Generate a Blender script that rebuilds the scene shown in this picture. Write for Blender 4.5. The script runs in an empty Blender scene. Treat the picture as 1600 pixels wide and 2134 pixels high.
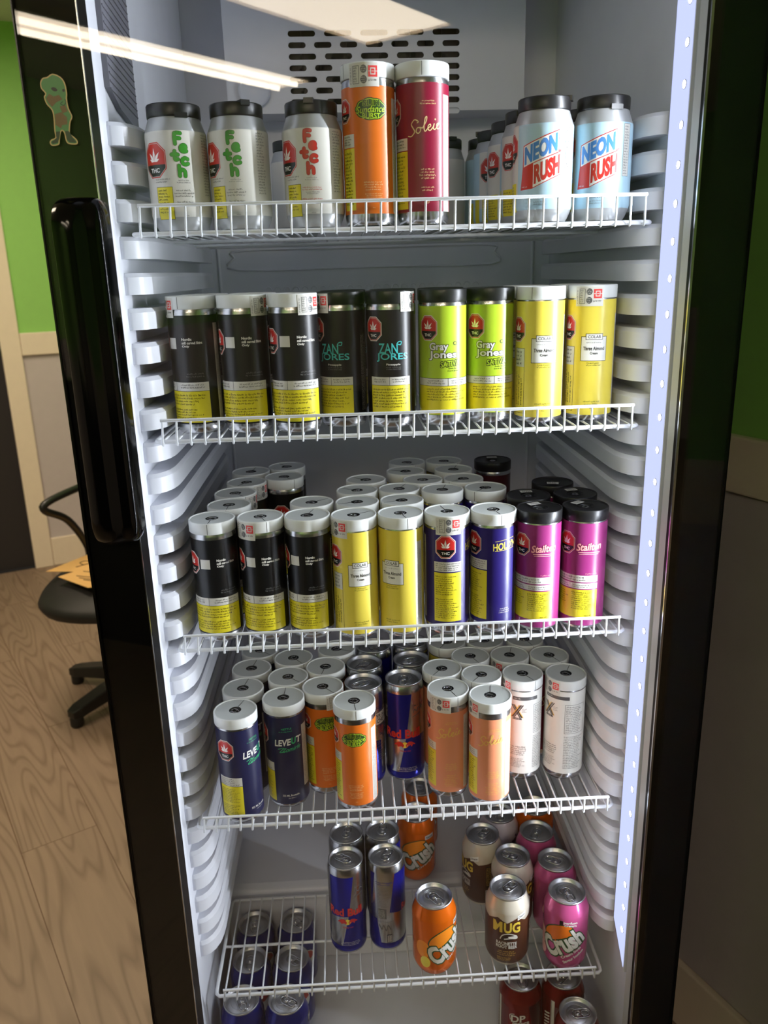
import bpy, bmesh, math, random
from mathutils import Vector, Matrix
from math import sin, cos, pi, radians as R
random.seed(7)
S = bpy.context.scene
COL = S.collection

# ---------------------------------------------------------------- camera, world, exposure
CAM = dict(loc=(-0.0601, -0.938, 1.4112), yaw=0.0417, pitch=0.2912, roll=-0.0267, f=1671.06)
def make_camera():
    yaw, pitch, roll = CAM['yaw'], CAM['pitch'], CAM['roll']
    f = Vector((sin(yaw)*cos(pitch), cos(yaw)*cos(pitch), -sin(pitch)))
    r = Vector((cos(yaw), -sin(yaw), 0)); u = r.cross(f)
    r2 = cos(roll)*r + sin(roll)*u; u2 = -sin(roll)*r + cos(roll)*u
    M = Matrix((( r2.x, u2.x, -f.x, CAM['loc'][0]), (r2.y, u2.y, -f.y, CAM['loc'][1]),
                (r2.z, u2.z, -f.z, CAM['loc'][2]), (0, 0, 0, 1)))
    cd = bpy.data.cameras.new('camera'); co = bpy.data.objects.new('camera', cd); COL.objects.link(co)
    co.matrix_world = M
    cd.sensor_fit = 'HORIZONTAL'; cd.sensor_width = 36; cd.lens = CAM['f']/1600*36
    cd.clip_start = 0.02; cd.clip_end = 50
    cd.dof.use_dof = True; cd.dof.focus_distance = 0.98; cd.dof.aperture_fstop = 10
    S.camera = co
make_camera()
S.view_settings.view_transform = 'Standard'; S.view_settings.look = 'None'
S.view_settings.gamma = 1; S.view_settings.use_curve_mapping = False
S.view_settings.exposure = 0.0
LED_POWER = 190.0
LED_COVER = 1.25
TROFFER = 15.0
LED_WATTS = 4.2
w = bpy.data.worlds.new('world'); S.world = w; w.use_nodes = True
w.node_tree.nodes['Background'].inputs[0].default_value = (0.9, 0.75, 0.6, 1)
w.node_tree.nodes['Background'].inputs[1].default_value = 0.02

# ---------------------------------------------------------------- materials
def lin(c):
    c = c/255.0
    return c/12.92 if c <= .04045 else ((c+.055)/1.055)**2.4
def rgb(t): return (lin(t[0]), lin(t[1]), lin(t[2]), 1)
MATS = {}
def mat(name, col, rough=.45, metal=0.0, spec=.5, coat=0.0, bump=None, noise=None):
    if name in MATS: return MATS[name]
    m = bpy.data.materials.new(name); m.use_nodes = True; nt = m.node_tree
    b = nt.nodes['Principled BSDF']
    b.inputs['Base Color'].default_value = rgb(col)
    b.inputs['Roughness'].default_value = rough
    b.inputs['Metallic'].default_value = metal
    b.inputs['Specular IOR Level'].default_value = spec
    if coat: b.inputs['Coat Weight'].default_value = coat; b.inputs['Coat Roughness'].default_value = .12
    tc = nt.nodes.new('ShaderNodeTexCoord')
    n = nt.nodes.new('ShaderNodeTexNoise'); nt.links.new(tc.outputs['Object'], n.inputs['Vector'])
    sc, amt = noise or (30, .04)
    n.inputs['Scale'].default_value = sc
    mx = nt.nodes.new('ShaderNodeMix'); mx.data_type = 'RGBA'
    c = rgb(col)
    mx.inputs[6].default_value = (c[0]*(1-amt), c[1]*(1-amt), c[2]*(1-amt), 1)
    mx.inputs[7].default_value = (min(1, c[0]*(1+amt)), min(1, c[1]*(1+amt)), min(1, c[2]*(1+amt)), 1)
    nt.links.new(n.outputs['Fac'], mx.inputs[0]); nt.links.new(mx.outputs[2], b.inputs['Base Color'])
    if bump:
        n2 = nt.nodes.new('ShaderNodeTexNoise'); nt.links.new(tc.outputs['Object'], n2.inputs['Vector'])
        n2.inputs['Scale'].default_value = bump[0]
        bp = nt.nodes.new('ShaderNodeBump'); bp.inputs['Strength'].default_value = bump[1]; bp.inputs['Distance'].default_value = .001
        nt.links.new(n2.outputs['Fac'], bp.inputs['Height']); nt.links.new(bp.outputs['Normal'], b.inputs['Normal'])
    MATS[name] = m
    return m
def emit(name, col, strength):
    m = bpy.data.materials.new(name); m.use_nodes = True; nt = m.node_tree
    for n in list(nt.nodes): nt.nodes.remove(n)
    e = nt.nodes.new('ShaderNodeEmission'); o = nt.nodes.new('ShaderNodeOutputMaterial')
    e.inputs[0].default_value = col; e.inputs[1].default_value = strength
    nt.links.new(e.outputs[0], o.inputs[0]); MATS[name] = m
    return m
def glass_mat():
    m = bpy.data.materials.new('door_glass'); m.use_nodes = True; nt = m.node_tree
    for n in list(nt.nodes): nt.nodes.remove(n)
    t = nt.nodes.new('ShaderNodeBsdfTransparent'); g = nt.nodes.new('ShaderNodeBsdfGlossy'); g.inputs['Roughness'].default_value = 0.0
    t.inputs[0].default_value = (.985, .99, .985, 1)
    # Schlick reflectance, the same from either side of the pane
    lw = nt.nodes.new('ShaderNodeLayerWeight'); lw.inputs[0].default_value = .5
    pw = nt.nodes.new('ShaderNodeMath'); pw.operation = 'POWER'; pw.inputs[1].default_value = 5
    fr = nt.nodes.new('ShaderNodeMath'); fr.operation = 'MULTIPLY_ADD'; fr.inputs[1].default_value = .965; fr.inputs[2].default_value = .032
    nt.links.new(lw.outputs['Facing'], pw.inputs[0]); nt.links.new(pw.outputs[0], fr.inputs[0])
    mx = nt.nodes.new('ShaderNodeMixShader'); o = nt.nodes.new('ShaderNodeOutputMaterial')
    nt.links.new(fr.outputs[0], mx.inputs[0]); nt.links.new(t.outputs[0], mx.inputs[1]); nt.links.new(g.outputs[0], mx.inputs[2])
    nt.links.new(mx.outputs[0], o.inputs[0]); MATS['door_glass'] = m
    return m
mat('liner_white', (222, 224, 232), .32, spec=.5)
mat('wire_white', (225, 228, 232), .38)
mat('black_gloss', (4, 4, 5), .12, spec=.28)
mat('black_paint', (5, 5, 6), .25)
mat('frame_black', (4, 4, 5), .5, spec=.1)
mat('black_plastic', (16, 16, 17), .4)
mat('silver', (205, 205, 208), .22, metal=1.0)
mat('can_alu', (190, 190, 192), .24, metal=1.0)
mat('lid_alu', (196, 196, 198), .38, metal=1.0)
mat('dark_alu', (70, 70, 72), .4, metal=.8)
mat('cap_white', (226, 229, 228), .42)
mat('cap_top', (205, 210, 208), .38)
mat('cap_black', (24, 23, 24), .35)
mat('seam', (30, 30, 30), .6)
mat('hole_dark', (40, 42, 42), .4, metal=.5)
glass_mat()
# inks
INK = dict(white=(232, 232, 228), offwhite=(214, 212, 205), black=(14, 14, 15), yellow=(226, 212, 44), sunyellow=(232, 212, 80),
    red=(196, 40, 34), orange=(222, 112, 28), crimson=(140, 14, 52), salmon=(222, 142, 104), lime=(176, 206, 46),
    teal=(40, 140, 150), green=(62, 148, 50), fetchred=(196, 46, 36), indigo=(38, 26, 104), navy=(28, 32, 70),
    magenta=(142, 44, 108), pinkhot=(222, 92, 160), pinktext=(240, 170, 170), cream=(236, 206, 150), gold=(196, 150, 80),
    lblue=(176, 208, 224), nblue=(70, 132, 205), nred=(200, 44, 40), grey=(120, 120, 120), dgreen=(40, 70, 30), badge=(60, 78, 24),
    lgreen=(60, 180, 120), paleyellow=(222, 206, 90), tan=(226, 186, 92), brown=(74, 40, 22), dbrown=(42, 24, 16),
    mugold=(214, 186, 66), crushorange=(226, 112, 24), crushgreen=(40, 74, 38), purple=(70, 30, 90), pepper=(96, 14, 20), maroon=(58, 10, 16),
    pblue=(22, 36, 128), qgrey=(90, 90, 92), stampred=(224, 70, 70), orangeorange=(240, 140, 30), alien=(90, 160, 96), alien_brown=(130, 100, 50),
    leafy=(245, 240, 235), teal2=(70, 190, 190))
for k, v in INK.items():
    mat('ink_'+k, v, .34)
mat('paint_rbblue', (24, 30, 150), .2, metal=.55)
mat('paint_grey', (176, 178, 180), .3, metal=.35)
mat('paint_crush', (232, 108, 14), .2, metal=.4)
mat('paint_pink', (196, 84, 138), .2, metal=.35)
mat('paint_cream', (206, 198, 182), .28, metal=.25)
mat('paint_pblue', (22, 36, 130), .2, metal=.45)
mat('paint_pepper', (120, 18, 20), .2, metal=.45)
mat('paint_purplewhite', (206, 200, 210), .28, metal=.2)

# ---------------------------------------------------------------- helpers
def link(name, me, parent=None, loc=None, smooth=False):
    o = bpy.data.objects.new(name, me); COL.objects.link(o)
    if parent: o.parent = parent
    if loc: o.location = loc
    return o
def tag(o, label=None, cat=None, group=None, kind=None):
    if label: o['label'] = label
    if cat: o['category'] = cat
    if group: o['group'] = group
    if kind: o['kind'] = kind
    return o
def empty(name, loc, rz=0, label=None, cat=None, group=None):
    o = bpy.data.objects.new(name, None); COL.objects.link(o); o.location = loc; o.rotation_euler = (0, 0, rz)
    o.empty_display_size = .02
    return tag(o, label, cat, group)
class MB:
    """collects verts/faces with materials and builds one mesh"""
    def __init__(s): s.v = []; s.f = []; s.m = []; s.mats = []; s.sm = []
    def mi(s, m):
        if m not in s.mats: s.mats.append(m)
        return s.mats.index(m)
    def add(s, vs, fs, m, smooth=False):
        b = len(s.v); s.v += [tuple(v) for v in vs]; i = s.mi(m)
        for f in fs: s.f.append([b+k for k in f]); s.m.append(i); s.sm.append(smooth)
        return s
    def box(s, a, b, m, M=None):
        (x0, y0, z0), (x1, y1, z1) = a, b
        vs = [(x, y, z) for z in (z0, z1) for y in (y0, y1) for x in (x0, x1)]
        if M: vs = [M @ Vector(v) for v in vs]
        return s.add(vs, [(0, 2, 3, 1), (4, 5, 7, 6), (0, 1, 5, 4), (2, 6, 7, 3), (0, 4, 6, 2), (1, 3, 7, 5)], m)
    def prism(s, pts, z0, z1, m, M=None, smooth=False, axis='z'):
        n = len(pts)
        f = {'z': lambda p, z: (p[0], p[1], z), 'y': lambda p, z: (p[0], z, p[1]), 'x': lambda p, z: (z, p[0], p[1])}[axis]
        vs = [f(p, z0) for p in pts]+[f(p, z1) for p in pts]
        if M: vs = [M @ Vector(v) for v in vs]
        fs = [tuple(range(n))[::-1], tuple(range(n, 2*n))]
        s.add(vs, fs, m)
        s.add(vs, [(i, (i+1) % n, n+(i+1) % n, n+i) for i in range(n)], m, smooth)
        return s
    def lathe(s, prof, m, n=40, c=(0, 0, 0), smooth=True, ang=None):
        vs = []; fs = []
        for r, z in prof:
            for k in range(n):
                a = 2*pi*k/n; vs.append((c[0]+r*sin(a), c[1]-r*cos(a), c[2]+z))
        for j in range(len(prof)-1):
            for k in range(n):
                k2 = (k+1) % n
                fs.append((j*n+k, j*n+k2, (j+1)*n+k2, (j+1)*n+k))
        s.add(vs, fs, m, smooth)
        return s
    def disc(s, r, z, m, n=40, c=(0, 0), up=True):
        vs = [(c[0]+r*sin(2*pi*k/n), c[1]-r*cos(2*pi*k/n), z) for k in range(n)]
        s.add(vs, [tuple(range(n)) if up else tuple(range(n))[::-1]], m)
        return s
    def tube(s, path, r, m, n=6, closed=False, cap=True):
        P = [Vector(p) for p in path]; L = len(P); vs = []; fs = []
        up0 = None
        for i, p in enumerate(P):
            if closed: t = (P[(i+1) % L]-P[i-1])
            else: t = (P[min(i+1, L-1)]-P[max(i-1, 0)])
            t.normalize()
            if up0 is None:
                up0 = Vector((0, 0, 1)) if abs(t.z) < .9 else Vector((1, 0, 0))
            s1 = t.cross(up0)
            if s1.length < 1e-5: s1 = t.orthogonal()
            s1.normalize(); u1 = s1.cross(t); up0 = u1
            for k in range(n):
                a = 2*pi*k/n; vs.append(p+s1*(r*cos(a))+u1*(r*sin(a)))
        rng = L if closed else L-1
        for i in range(rng):
            j = (i+1) % L
            for k in range(n):
                k2 = (k+1) % n; fs.append((i*n+k, i*n+k2, j*n+k2, j*n+k))
        s.add(vs, fs, m, True)
        if not closed and cap:
            s.add(vs[:n], [tuple(range(n))], m); s.add(vs[-n:], [tuple(range(n))[::-1]], m)
        return s
    def mesh(s, name):
        me = bpy.data.meshes.new(name); me.from_pydata(s.v, [], s.f)
        for m in s.mats: me.materials.append(MATS[m])
        me.polygons.foreach_set('material_index', s.m); me.polygons.foreach_set('use_smooth', s.sm)
        me.update(); return me
    def build(s, name, parent=None, loc=None, bevel=None):
        me = s.mesh(name); o = link(name, me, parent, loc)
        bm = bmesh.new(); bm.from_mesh(me); bmesh.ops.recalc_face_normals(bm, faces=bm.faces); bm.to_mesh(me); bm.free()
        if bevel:
            b = o.modifiers.new('bevel', 'BEVEL'); b.width = bevel; b.segments = 3; b.limit_method = 'ANGLE'
        return o
def smooth_path(pts, n=8, closed=False):
    P = [Vector(p) for p in pts]; out = []; L = len(P)
    rng = L if closed else L-1
    for i in range(rng):
        if closed: a, b, c, d = P[i-1], P[i], P[(i+1) % L], P[(i+2) % L]
        else: a, b, c, d = P[max(i-1, 0)], P[i], P[i+1], P[min(i+2, L-1)]
        for k in range(n):
            t = k/n
            out.append(.5*((2*b)+(c-a)*t+(2*a-5*b+4*c-d)*t*t+(3*b-a-3*c+d)*t**3))
    if not closed: out.append(P[-1])
    return out

# ---------------------------------------------------------------- printed artwork
_T = {}
def glyphs(txt, off=0.0):
    key = (txt, off)
    if key not in _T:
        cu = bpy.data.curves.new('t', 'FONT'); cu.body = txt; cu.resolution_u = 3; cu.offset = off; cu.fill_mode = 'FRONT'
        cu.space_line = .85; cu.align_x = 'CENTER'
        ob = bpy.data.objects.new('t', cu)
        me = ob.to_mesh(); vs = [(v.co.x, v.co.y) for v in me.vertices]; fs = [tuple(p.vertices) for p in me.polygons]
        ob.to_mesh_clear(); bpy.data.objects.remove(ob); bpy.data.curves.remove(cu)
        _T[key] = (vs, fs)
    return _T[key]
class Art:
    """flat artwork in millimetres: u along the surface, z up"""
    def __init__(s): s.items = []
    def poly(s, pts, ink, layer=1, tf=None):
        if tf: pts = [tf(*p) for p in pts]
        s.items.append((layer, ink, pts, [tuple(range(len(pts)))], True)); return s
    def rect(s, u0, z0, u1, z1, ink, layer=1): return s.poly([(u0, z0), (u1, z0), (u1, z1), (u0, z1)], ink, layer)
    def frame(s, u0, z0, u1, z1, t, ink, layer=2):
        s.rect(u0, z0, u1, z0+t, ink, layer); s.rect(u0, z1-t, u1, z1, ink, layer)
        s.rect(u0, z0+t, u0+t, z1-t, ink, layer); return s.rect(u1-t, z0+t, u1, z1-t, ink, layer)
    def ell(s, u, z, a, b, ink, layer=1, n=20, rot=0):
        return s.poly([(u+a*cos(t)*cos(rot)-b*sin(t)*sin(rot), z+a*cos(t)*sin(rot)+b*sin(t)*cos(rot)) for t in [2*pi*k/n for k in range(n)]], ink, layer)
    def text(s, txt, u, z, w_, h_, ink, layer=3, bold=.012, tf=None, halo=None, rot=0, shear=0, skew=0):
        v0, _ = glyphs(txt, bold)
        if not v0: return s
        x0 = min(v[0] for v in v0); x1 = max(v[0] for v in v0); y0 = min(v[1] for v in v0); y1 = max(v[1] for v in v0)
        def T(v):
            x = ((v[0]-x0)/(x1-x0)-.5)*w_; y = ((v[1]-y0)/(y1-y0)-.5)*h_
            x += shear*y; y += skew*x
            if tf: return tf(x, y)
            return (u+x*cos(rot)-y*sin(rot), z+x*sin(rot)+y*cos(rot))
        if halo:
            hi, ho = halo; v, f = glyphs(txt, ho); s.items.append((layer-.5, hi, [T(p) for p in v], f, True))
        v, f = glyphs(txt, bold); s.items.append((layer, ink, [T(p) for p in v], f, True)); return s
    def micro(s, u0, z1, u1, z0, ink, rows=4, layer=3, align='l', rot=False, fill=1.0, size=None):
        """rows of tiny illegible print"""
        rnd = random.Random(int((u0+z1*3+rows*7)*10)); vs = []; fs = []
        if rot: U0, U1, Z0, Z1 = z0, z1, u0, u1
        else: U0, U1, Z0, Z1 = u0, u1, z0, z1
        ph = (Z1-Z0)/rows; h = ph*.5
        for r in range(rows):
            zz = Z1-ph*(r+.78); W = (U1-U0)*(rnd.uniform(.72, 1)*fill if align != 'j' else 1)
            x = U0 if align != 'c' else (U0+U1-W)/2
            end = x+W
            while x < end-h:
                for k in range(rnd.randint(2, 7)):
                    cw = h*rnd.uniform(.45, .7)
                    hh = h*rnd.choice((.75, .75, 1, 1.2)); dz = -h*.25 if rnd.random() < .1 else 0
                    if x+cw > end: break
                    b = len(vs)
                    bar = cw*.42
                    vs += [(x, zz+dz), (x+bar, zz+dz), (x+bar, zz+hh), (x, zz+hh)]; fs.append((b, b+1, b+2, b+3))
                    if rnd.random() < .75:
                        y = zz+dz+rnd.choice((0, .35, .75))*hh; b = len(vs)
                        vs += [(x+bar, y), (x+cw, y), (x+cw, y+hh*.25), (x+bar, y+hh*.25)]; fs.append((b, b+1, b+2, b+3))
                    x += cw+h*.18
                x += h*.5
        if rot: vs = [(b_, a_) for a_, b_ in vs]
        s.items.append((layer, ink, vs, fs, False)); return s
    def ribbon(s, pts, wd, ink, layer=3, n=5, tf=None, taper=False):
        P = [(p.x, p.y) for p in smooth_path([(p[0], p[1], 0) for p in pts], n)]
        L = []; Q = []
        for i, p in enumerate(P):
            a = P[max(i-1, 0)]; b = P[min(i+1, len(P)-1)]; dx, dy = b[0]-a[0], b[1]-a[1]; d = math.hypot(dx, dy) or 1
            ww = wd*(1-.75*abs(2*i/(len(P)-1)-1)) if taper else wd
            L.append((p[0]-dy/d*ww/2, p[1]+dx/d*ww/2)); Q.append((p[0]+dy/d*ww/2, p[1]-dx/d*ww/2))
        vs = L+Q; k = len(P)
        if tf: vs = [tf(*v) for v in vs]
        s.items.append((layer, ink, vs, [(i, k+i, k+i+1, i+1) for i in range(k-1)], False)); return s
    def thc(s, u, z, w_, layer=2):
        """red warning octagon with a leaf over a black foot"""
        def octo(k, ww, hh): return [(u+ww/2*k*a, z+hh/2*k*b) for a, b in ((-.42, -1), (.42, -1), (1, -.5), (1, .5), (.42, 1), (-.42, 1), (-1, .5), (-1, -.5))]
        hh = w_*1.18
        s.poly(octo(1, w_, hh), 'ink_offwhite', layer); s.poly(octo(.93, w_, hh), 'ink_red', layer+.3); s.poly(octo(.87, w_, hh), 'ink_offwhite', layer+.4)
        s.poly(octo(.85, w_, hh), 'ink_red', layer+.5)
        k = .85
        s.poly([(u-.42*w_/2*k, z-hh/2*k), (u+.42*w_/2*k, z-hh/2*k), (u+w_/2*k, z-.5*hh/2*k), (u+w_/2*k, z-hh*.12), (u-w_/2*k, z-hh*.12), (u-w_/2*k, z-.5*hh/2*k)], 'ink_black', layer+.7)
        for a, l in ((0, .36), (38, .31), (-38, .31), (70, .2), (-70, .2)):
            a = R(a); bx, bz = u, z-.04*hh; tx, tz = u+sin(a)*l*hh, z-.04*hh+cos(a)*l*hh
            nx, nz = cos(a)*w_*.05, -sin(a)*w_*.05; mx, mz = (bx+tx)/2, (bz+tz)/2
            s.poly([(bx, bz), (mx+nx, mz+nz), (tx, tz), (mx-nx, mz-nz)], 'ink_leafy', layer+.9)
        s.text('THC', u, z-.27*hh, w_*.4, hh*.12, 'ink_white', layer+1, bold=.03); return s
    def wrap(s, rfun, name, base=None, step=3.0, eps=.00009, zcut=()):
        """bend the artwork round a can of radius rfun(z); base = (z0,z1,ink) sleeve"""
        mb = MB(); R0 = rfun(.07)*1000
        norms = []
        if base:
            z0, z1, ink = base; n = 56
            zs = sorted(set([z0+(z1-z0)*k/8 for k in range(9)]+[q/1000 for q in zcut if z0 < q/1000 < z1]))
            mb.lathe([(rfun(z)+.0001, z) for z in zs], ink, n)
            mb.lathe([(rfun(z0)-.0001, z0), (rfun(z0)+.0001, z0)], ink, n); mb.lathe([(rfun(z1)+.0001, z1), (rfun(z1)-.0001, z1)], ink, n)
        for layer, ink, vs, fs, cut in s.items:
            if cut and len(vs) > 0:
                bm = bmesh.new(); bv = [bm.verts.new((x, y, 0)) for x, y in vs]
                for f in fs:
                    try: bm.faces.new([bv[i] for i in f])
                    except ValueError: pass
                if len(fs) == 1: bmesh.ops.triangulate(bm, faces=bm.faces[:])
                x0 = min(v[0] for v in vs); x1 = max(v[0] for v in vs); y0 = min(v[1] for v in vs); y1 = max(v[1] for v in vs)
                k = math.ceil(x0/step)*step
                while k < x1:
                    if k > x0: bmesh.ops.bisect_plane(bm, geom=bm.verts[:]+bm.edges[:]+bm.faces[:], plane_co=(k, 0, 0), plane_no=(1, 0, 0))
                    k += step
                if True:
                    for k in zcut:
                        if y0 < k < y1: bmesh.ops.bisect_plane(bm, geom=bm.verts[:]+bm.edges[:]+bm.faces[:], plane_co=(0, k, 0), plane_no=(0, 1, 0))
                bm.verts.index_update(); vs = [(v.co.x, v.co.y) for v in bm.verts]; fs = [tuple(v.index for v in f.verts) for f in bm.faces]; bm.free()
            out = []
            for x, y in vs:
                r = rfun(y/1000)+.00012+layer*eps; a = x/R0; out.append((r*sin(a), -r*cos(a), y/1000))
            mb.add(out, fs, ink, True)
        me = mb.mesh(name)
        # printed shapes share the can's own smooth surface
        nn = [None]*len(me.vertices)
        for i, v in enumerate(me.vertices):
            x, y, z = v.co; d = math.hypot(x, y) or 1; sl = (rfun(z-.001)-rfun(z+.001))/.002
            nv = Vector((x/d, y/d, sl)); nn[i] = nv.normalized()
        fl = [p.index for p in me.polygons if p.normal.dot(nn[p.vertices[0]]) < 0]
        if fl:
            bm = bmesh.new(); bm.from_mesh(me); bm.faces.ensure_lookup_table()
            bmesh.ops.reverse_faces(bm, faces=[bm.faces[i] for i in fl]); bm.to_mesh(me); bm.free()
        me.normals_split_custom_set_from_vertices(nn)
        return me
    def flat(s, name, M, eps=.0001):
        mb = MB()
        for layer, ink, vs, fs, cut in s.items: mb.add([M @ Vector((x/1000, y/1000, layer*eps)) for x, y in vs], fs, ink)
        return mb.mesh(name)

# ---------------------------------------------------------------- can bodies
TR, TH = .0286, .152                     # tall can
def lerp(prof, z):
    for (r0, z0), (r1, z1) in zip(prof, prof[1:]):
        if z <= z1: return r0+(r1-r0)*max(0, min(1, (z-z0)/(z1-z0 or 1)))
    return prof[-1][0]
tall_r = lambda z: TR
TALL_BODY = [(.012, .004), (.0215, .0022), (.0245, .0004), (.0262, .0016), (.0278, .006), (.0286, .0105), (.0286, .142), (.028, .145), (.0268, .149), (.0268, .151)]
RB_PROF = [(.0262, .0016), (.0278, .006), (.0286, .0105), (.0286, .1435), (.0279, .1475), (.0262, .1535), (.0258, .1545)]
SODA_PROF = [(.0262, .001), (.0288, .005), (.0318, .012), (.033, .017), (.033, .0985), (.0327, .1005), (.0310, .1052), (.0272, .1165), (.0266, .118)]
rb_r = lambda z: lerp(RB_PROF, z)
soda_r = lambda z: lerp(SODA_PROF, z)

def body_mesh(kind, paint):
    mb = MB()
    if kind == 'tall':
        mb.lathe(TALL_BODY, paint, 48)
    elif kind == 'rb':
        mb.lathe([(.012, .004), (.0215, .0022), (.0245, .0004)]+RB_PROF, paint, 48)
    else:
        mb.lathe([(.012, .006), (.0225, .004), (.0245, .0003), (.0262, .001)], 'can_alu', 48)
        mb.lathe(SODA_PROF, paint, 48)
    return mb
def lid_mesh(ro, z, name='lid'):
    mb = MB()
    mb.lathe([(ro-.0008, z-.004), (ro+.0002, z-.0025), (ro+.0004, z-.0008), (ro-.0002, z), (ro-.0012, z-.0002), (ro-.0020, z-.0012), (ro-.0032, z-.0058), (ro-.0042, z-.0064), (ro-.0050, z-.0058), (ro-.0056, z-.0048), (.004, z-.0046), (0.0001, z-.0046)], 'lid_alu', 44)
    # pouring panel outline and beads
    zz = z-.0045
    path = [(.0105*cos(t)*1.0, .0068+.0085*sin(t), zz) for t in [2*pi*k/20 for k in range(20)]]
    mb.tube(path, .00035, 'lid_alu', 4, closed=True)
    path = [(.0165*cos(t), .0015+.0165*sin(t)*.96, zz) for t in [2*pi*k/28 for k in range(28)]]
    mb.tube(path, .0003, 'lid_alu', 4, closed=True)
    return mb.mesh(name)
def tab_mesh(z):
    mb = MB(); zz = z-.0034
    def stad(w_, l0, l1, n=8):
        return [(w_*cos(t), l1+w_*sin(t)) for t in [pi*k/n for k in range(n+1)]]+[(w_*cos(t), l0+w_*sin(t)) for t in [pi+pi*k/n for k in range(n+1)]]
    p = stad(.0072, -.0115, .0018); mb.tube([(x, y, zz) for x, y in p], .0009, 'silver', 6, closed=True)
    p = stad(.0042, -.0125, -.0095); mb.tube([(x, y, zz) for x, y in p], .0007, 'silver', 6, closed=True)
    # web plate between finger hole and nose
    mb.prism([(-.0066, -.006), (.0066, -.006), (.0066, .002), (.004, .0066), (-.004, .0066), (-.0066, .002)], zz-.0004, zz+.0002, 'silver')
    mb.lathe([(.0001, zz+.0012), (.0022, zz+.0011), (.0028, zz+.0003)], 'silver', 14)
    mb.tube([(.0042*cos(t), .0042*sin(t), zz+.0003) for t in [2*pi*k/14 for k in range(14)]], .0004, 'silver', 4, closed=True)
    return mb.mesh('pull_tab')
def cap_mesh(black=False):
    mb = MB(); m = 'cap_black' if black else 'cap_white'; mt = 'cap_black' if black else 'cap_top'
    z0, z1, r = .1462, .1612, .02915
    mb.lathe([(.0268, z0+.0004), (r-.0006, z0), (r, z0+.0006), (r, z1-.0012), (r-.0004, z1-.0003), (r-.0013, z1), (r-.0020, z1-.0004), (r-.0023, z1-.0013)], m, 56)
    mb.lathe([(r-.0023, z1-.0013), (.014, z1-.0016), (.0082, z1-.0015)], mt, 56)
    mb.lathe([(.0082, z1-.0015), (.0078, z1-.0028), (.0001, z1-.003)], 'hole_dark', 24)
    za = z1-.0022
    if black:
        mb.lathe([(.0115, z1-.0014), (.0108, z1-.0008), (.0101, z1-.0014)], m, 32)
        mb.lathe([(.0045, z1-.0026), (.0035, z1-.0018), (.0025, z1-.0026)], 'silver', 20)
    else:
        mb.tube([(.0032*cos(t)+.001, .0045*sin(t), za) for t in [2*pi*k/14 for k in range(14)]], .0004, 'silver', 4, closed=True)
        mb.tube([(-.006, .001, za), (-.002, -.003, za), (.003, -.0035, za), (.006, .001, za)], .00045, 'lid_alu', 4)
        mb.tube([(-.005, .0045, za), (.0, .0055, za), (.005, .004, za)], .0004, 'lid_alu', 4)
        # dark moulding seam from the hole to the rim and down the skirt
        mb.box((-.0003, -.0270, z1-.0016), (.0003, -.0082, z1-.00125), 'seam')
        mb.box((-.00026, -r-.00012, z0+.0008), (.00026, -r+.0004, z1-.001), 'seam')
    return mb.mesh('cap')
def snap_cap_mesh():
    """black clip-on carrier lid of the short cans"""
    mb = MB(); z0, z1 = .1145, .1285
    mb.lathe([(.0272, z0), (.0284, z0+.0003), (.0287, z0+.002), (.0287, z1-.0015), (.028, z1-.0002), (.0265, z1), (.0255, z1-.0010), (.012, z1-.0014), (.0001, z1-.0014)], 'cap_black', 48)
    mb.prism([(-.007, -.0292), (.007, -.0292), (.006, -.0270), (-.006, -.0270)], z0-.0012, z0+.004, 'cap_black')
    mb.prism([(-.006, .02), (.006, .02), (.005, .0305), (-.005, .0305)], z1-.004, z1+.0012, 'cap_black')
    return mb.mesh('cap')
CAPW, CAPB, CAPS = cap_mesh(), cap_mesh(True), snap_cap_mesh()
LID_S, LID_R = lid_mesh(.0272, .1220), lid_mesh(.0264, .1572)
TAB_S, TAB_R = tab_mesh(.1220), tab_mesh(.1572)

# excise stamp that bridges cap and can
def stamp_mesh():
    a = Art()
    a.rect(-16.5, 137, 16.5, 159.4, 'ink_offwhite', 0)
    a.rect(5, 146, 14.5, 156.5, 'ink_stampred', 1); a.rect(7, 148, 12.5, 154.5, 'ink_offwhite', 1.5); a.rect(8, 149, 11.5, 153.5, 'ink_stampred', 2); a.rect(5, 151, 14.5, 151.6, 'ink_offwhite', 2.2)
    a.ell(0, 153.6, 3.5, 3.9, 'ink_qgrey', 1, 14); a.ell(0, 143.8, 3.5, 3.9, 'ink_qgrey', 1, 14)
    a.micro(-2.6, 156.6, 2.8, 150.6, 'ink_offwhite', 3); a.micro(-2.6, 146.8, 2.8, 140.8, 'ink_offwhite', 3)
    a.micro(4.6, 144.6, 15.4, 141.6, 'ink_black', 1, size=2); a.micro(-15.6, 157, -13, 140, 'ink_qgrey', 1, rot=True)
    a.frame(-12, 140, -4.8, 157, .5, 'ink_qgrey', 1); a.micro(-11, 156, -5.6, 141, 'ink_qgrey', 6)
    return a.wrap(lambda z: .0293, 'excise_stamp')
STAMP = stamp_mesh()
def top_sticker_mesh():
    a = Art(); mb = MB()
    z = .1618
    mb.add([(-.009, .006, z), (.007, .008, z), (.006, .018, z), (-.010, .0165, z)], [(0, 1, 2, 3)], 'ink_offwhite')
    for k in range(5): mb.add([(-.006+k*.0024, .009, z+.0001), (-.0052+k*.0024, .009, z+.0001), (-.0056+k*.0024, .0152, z+.0001), (-.0064+k*.0024, .0152, z+.0001)], [(0, 1, 2, 3)], 'ink_qgrey')
    return mb.mesh('cap_sticker')
TOPST = top_sticker_mesh()

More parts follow.
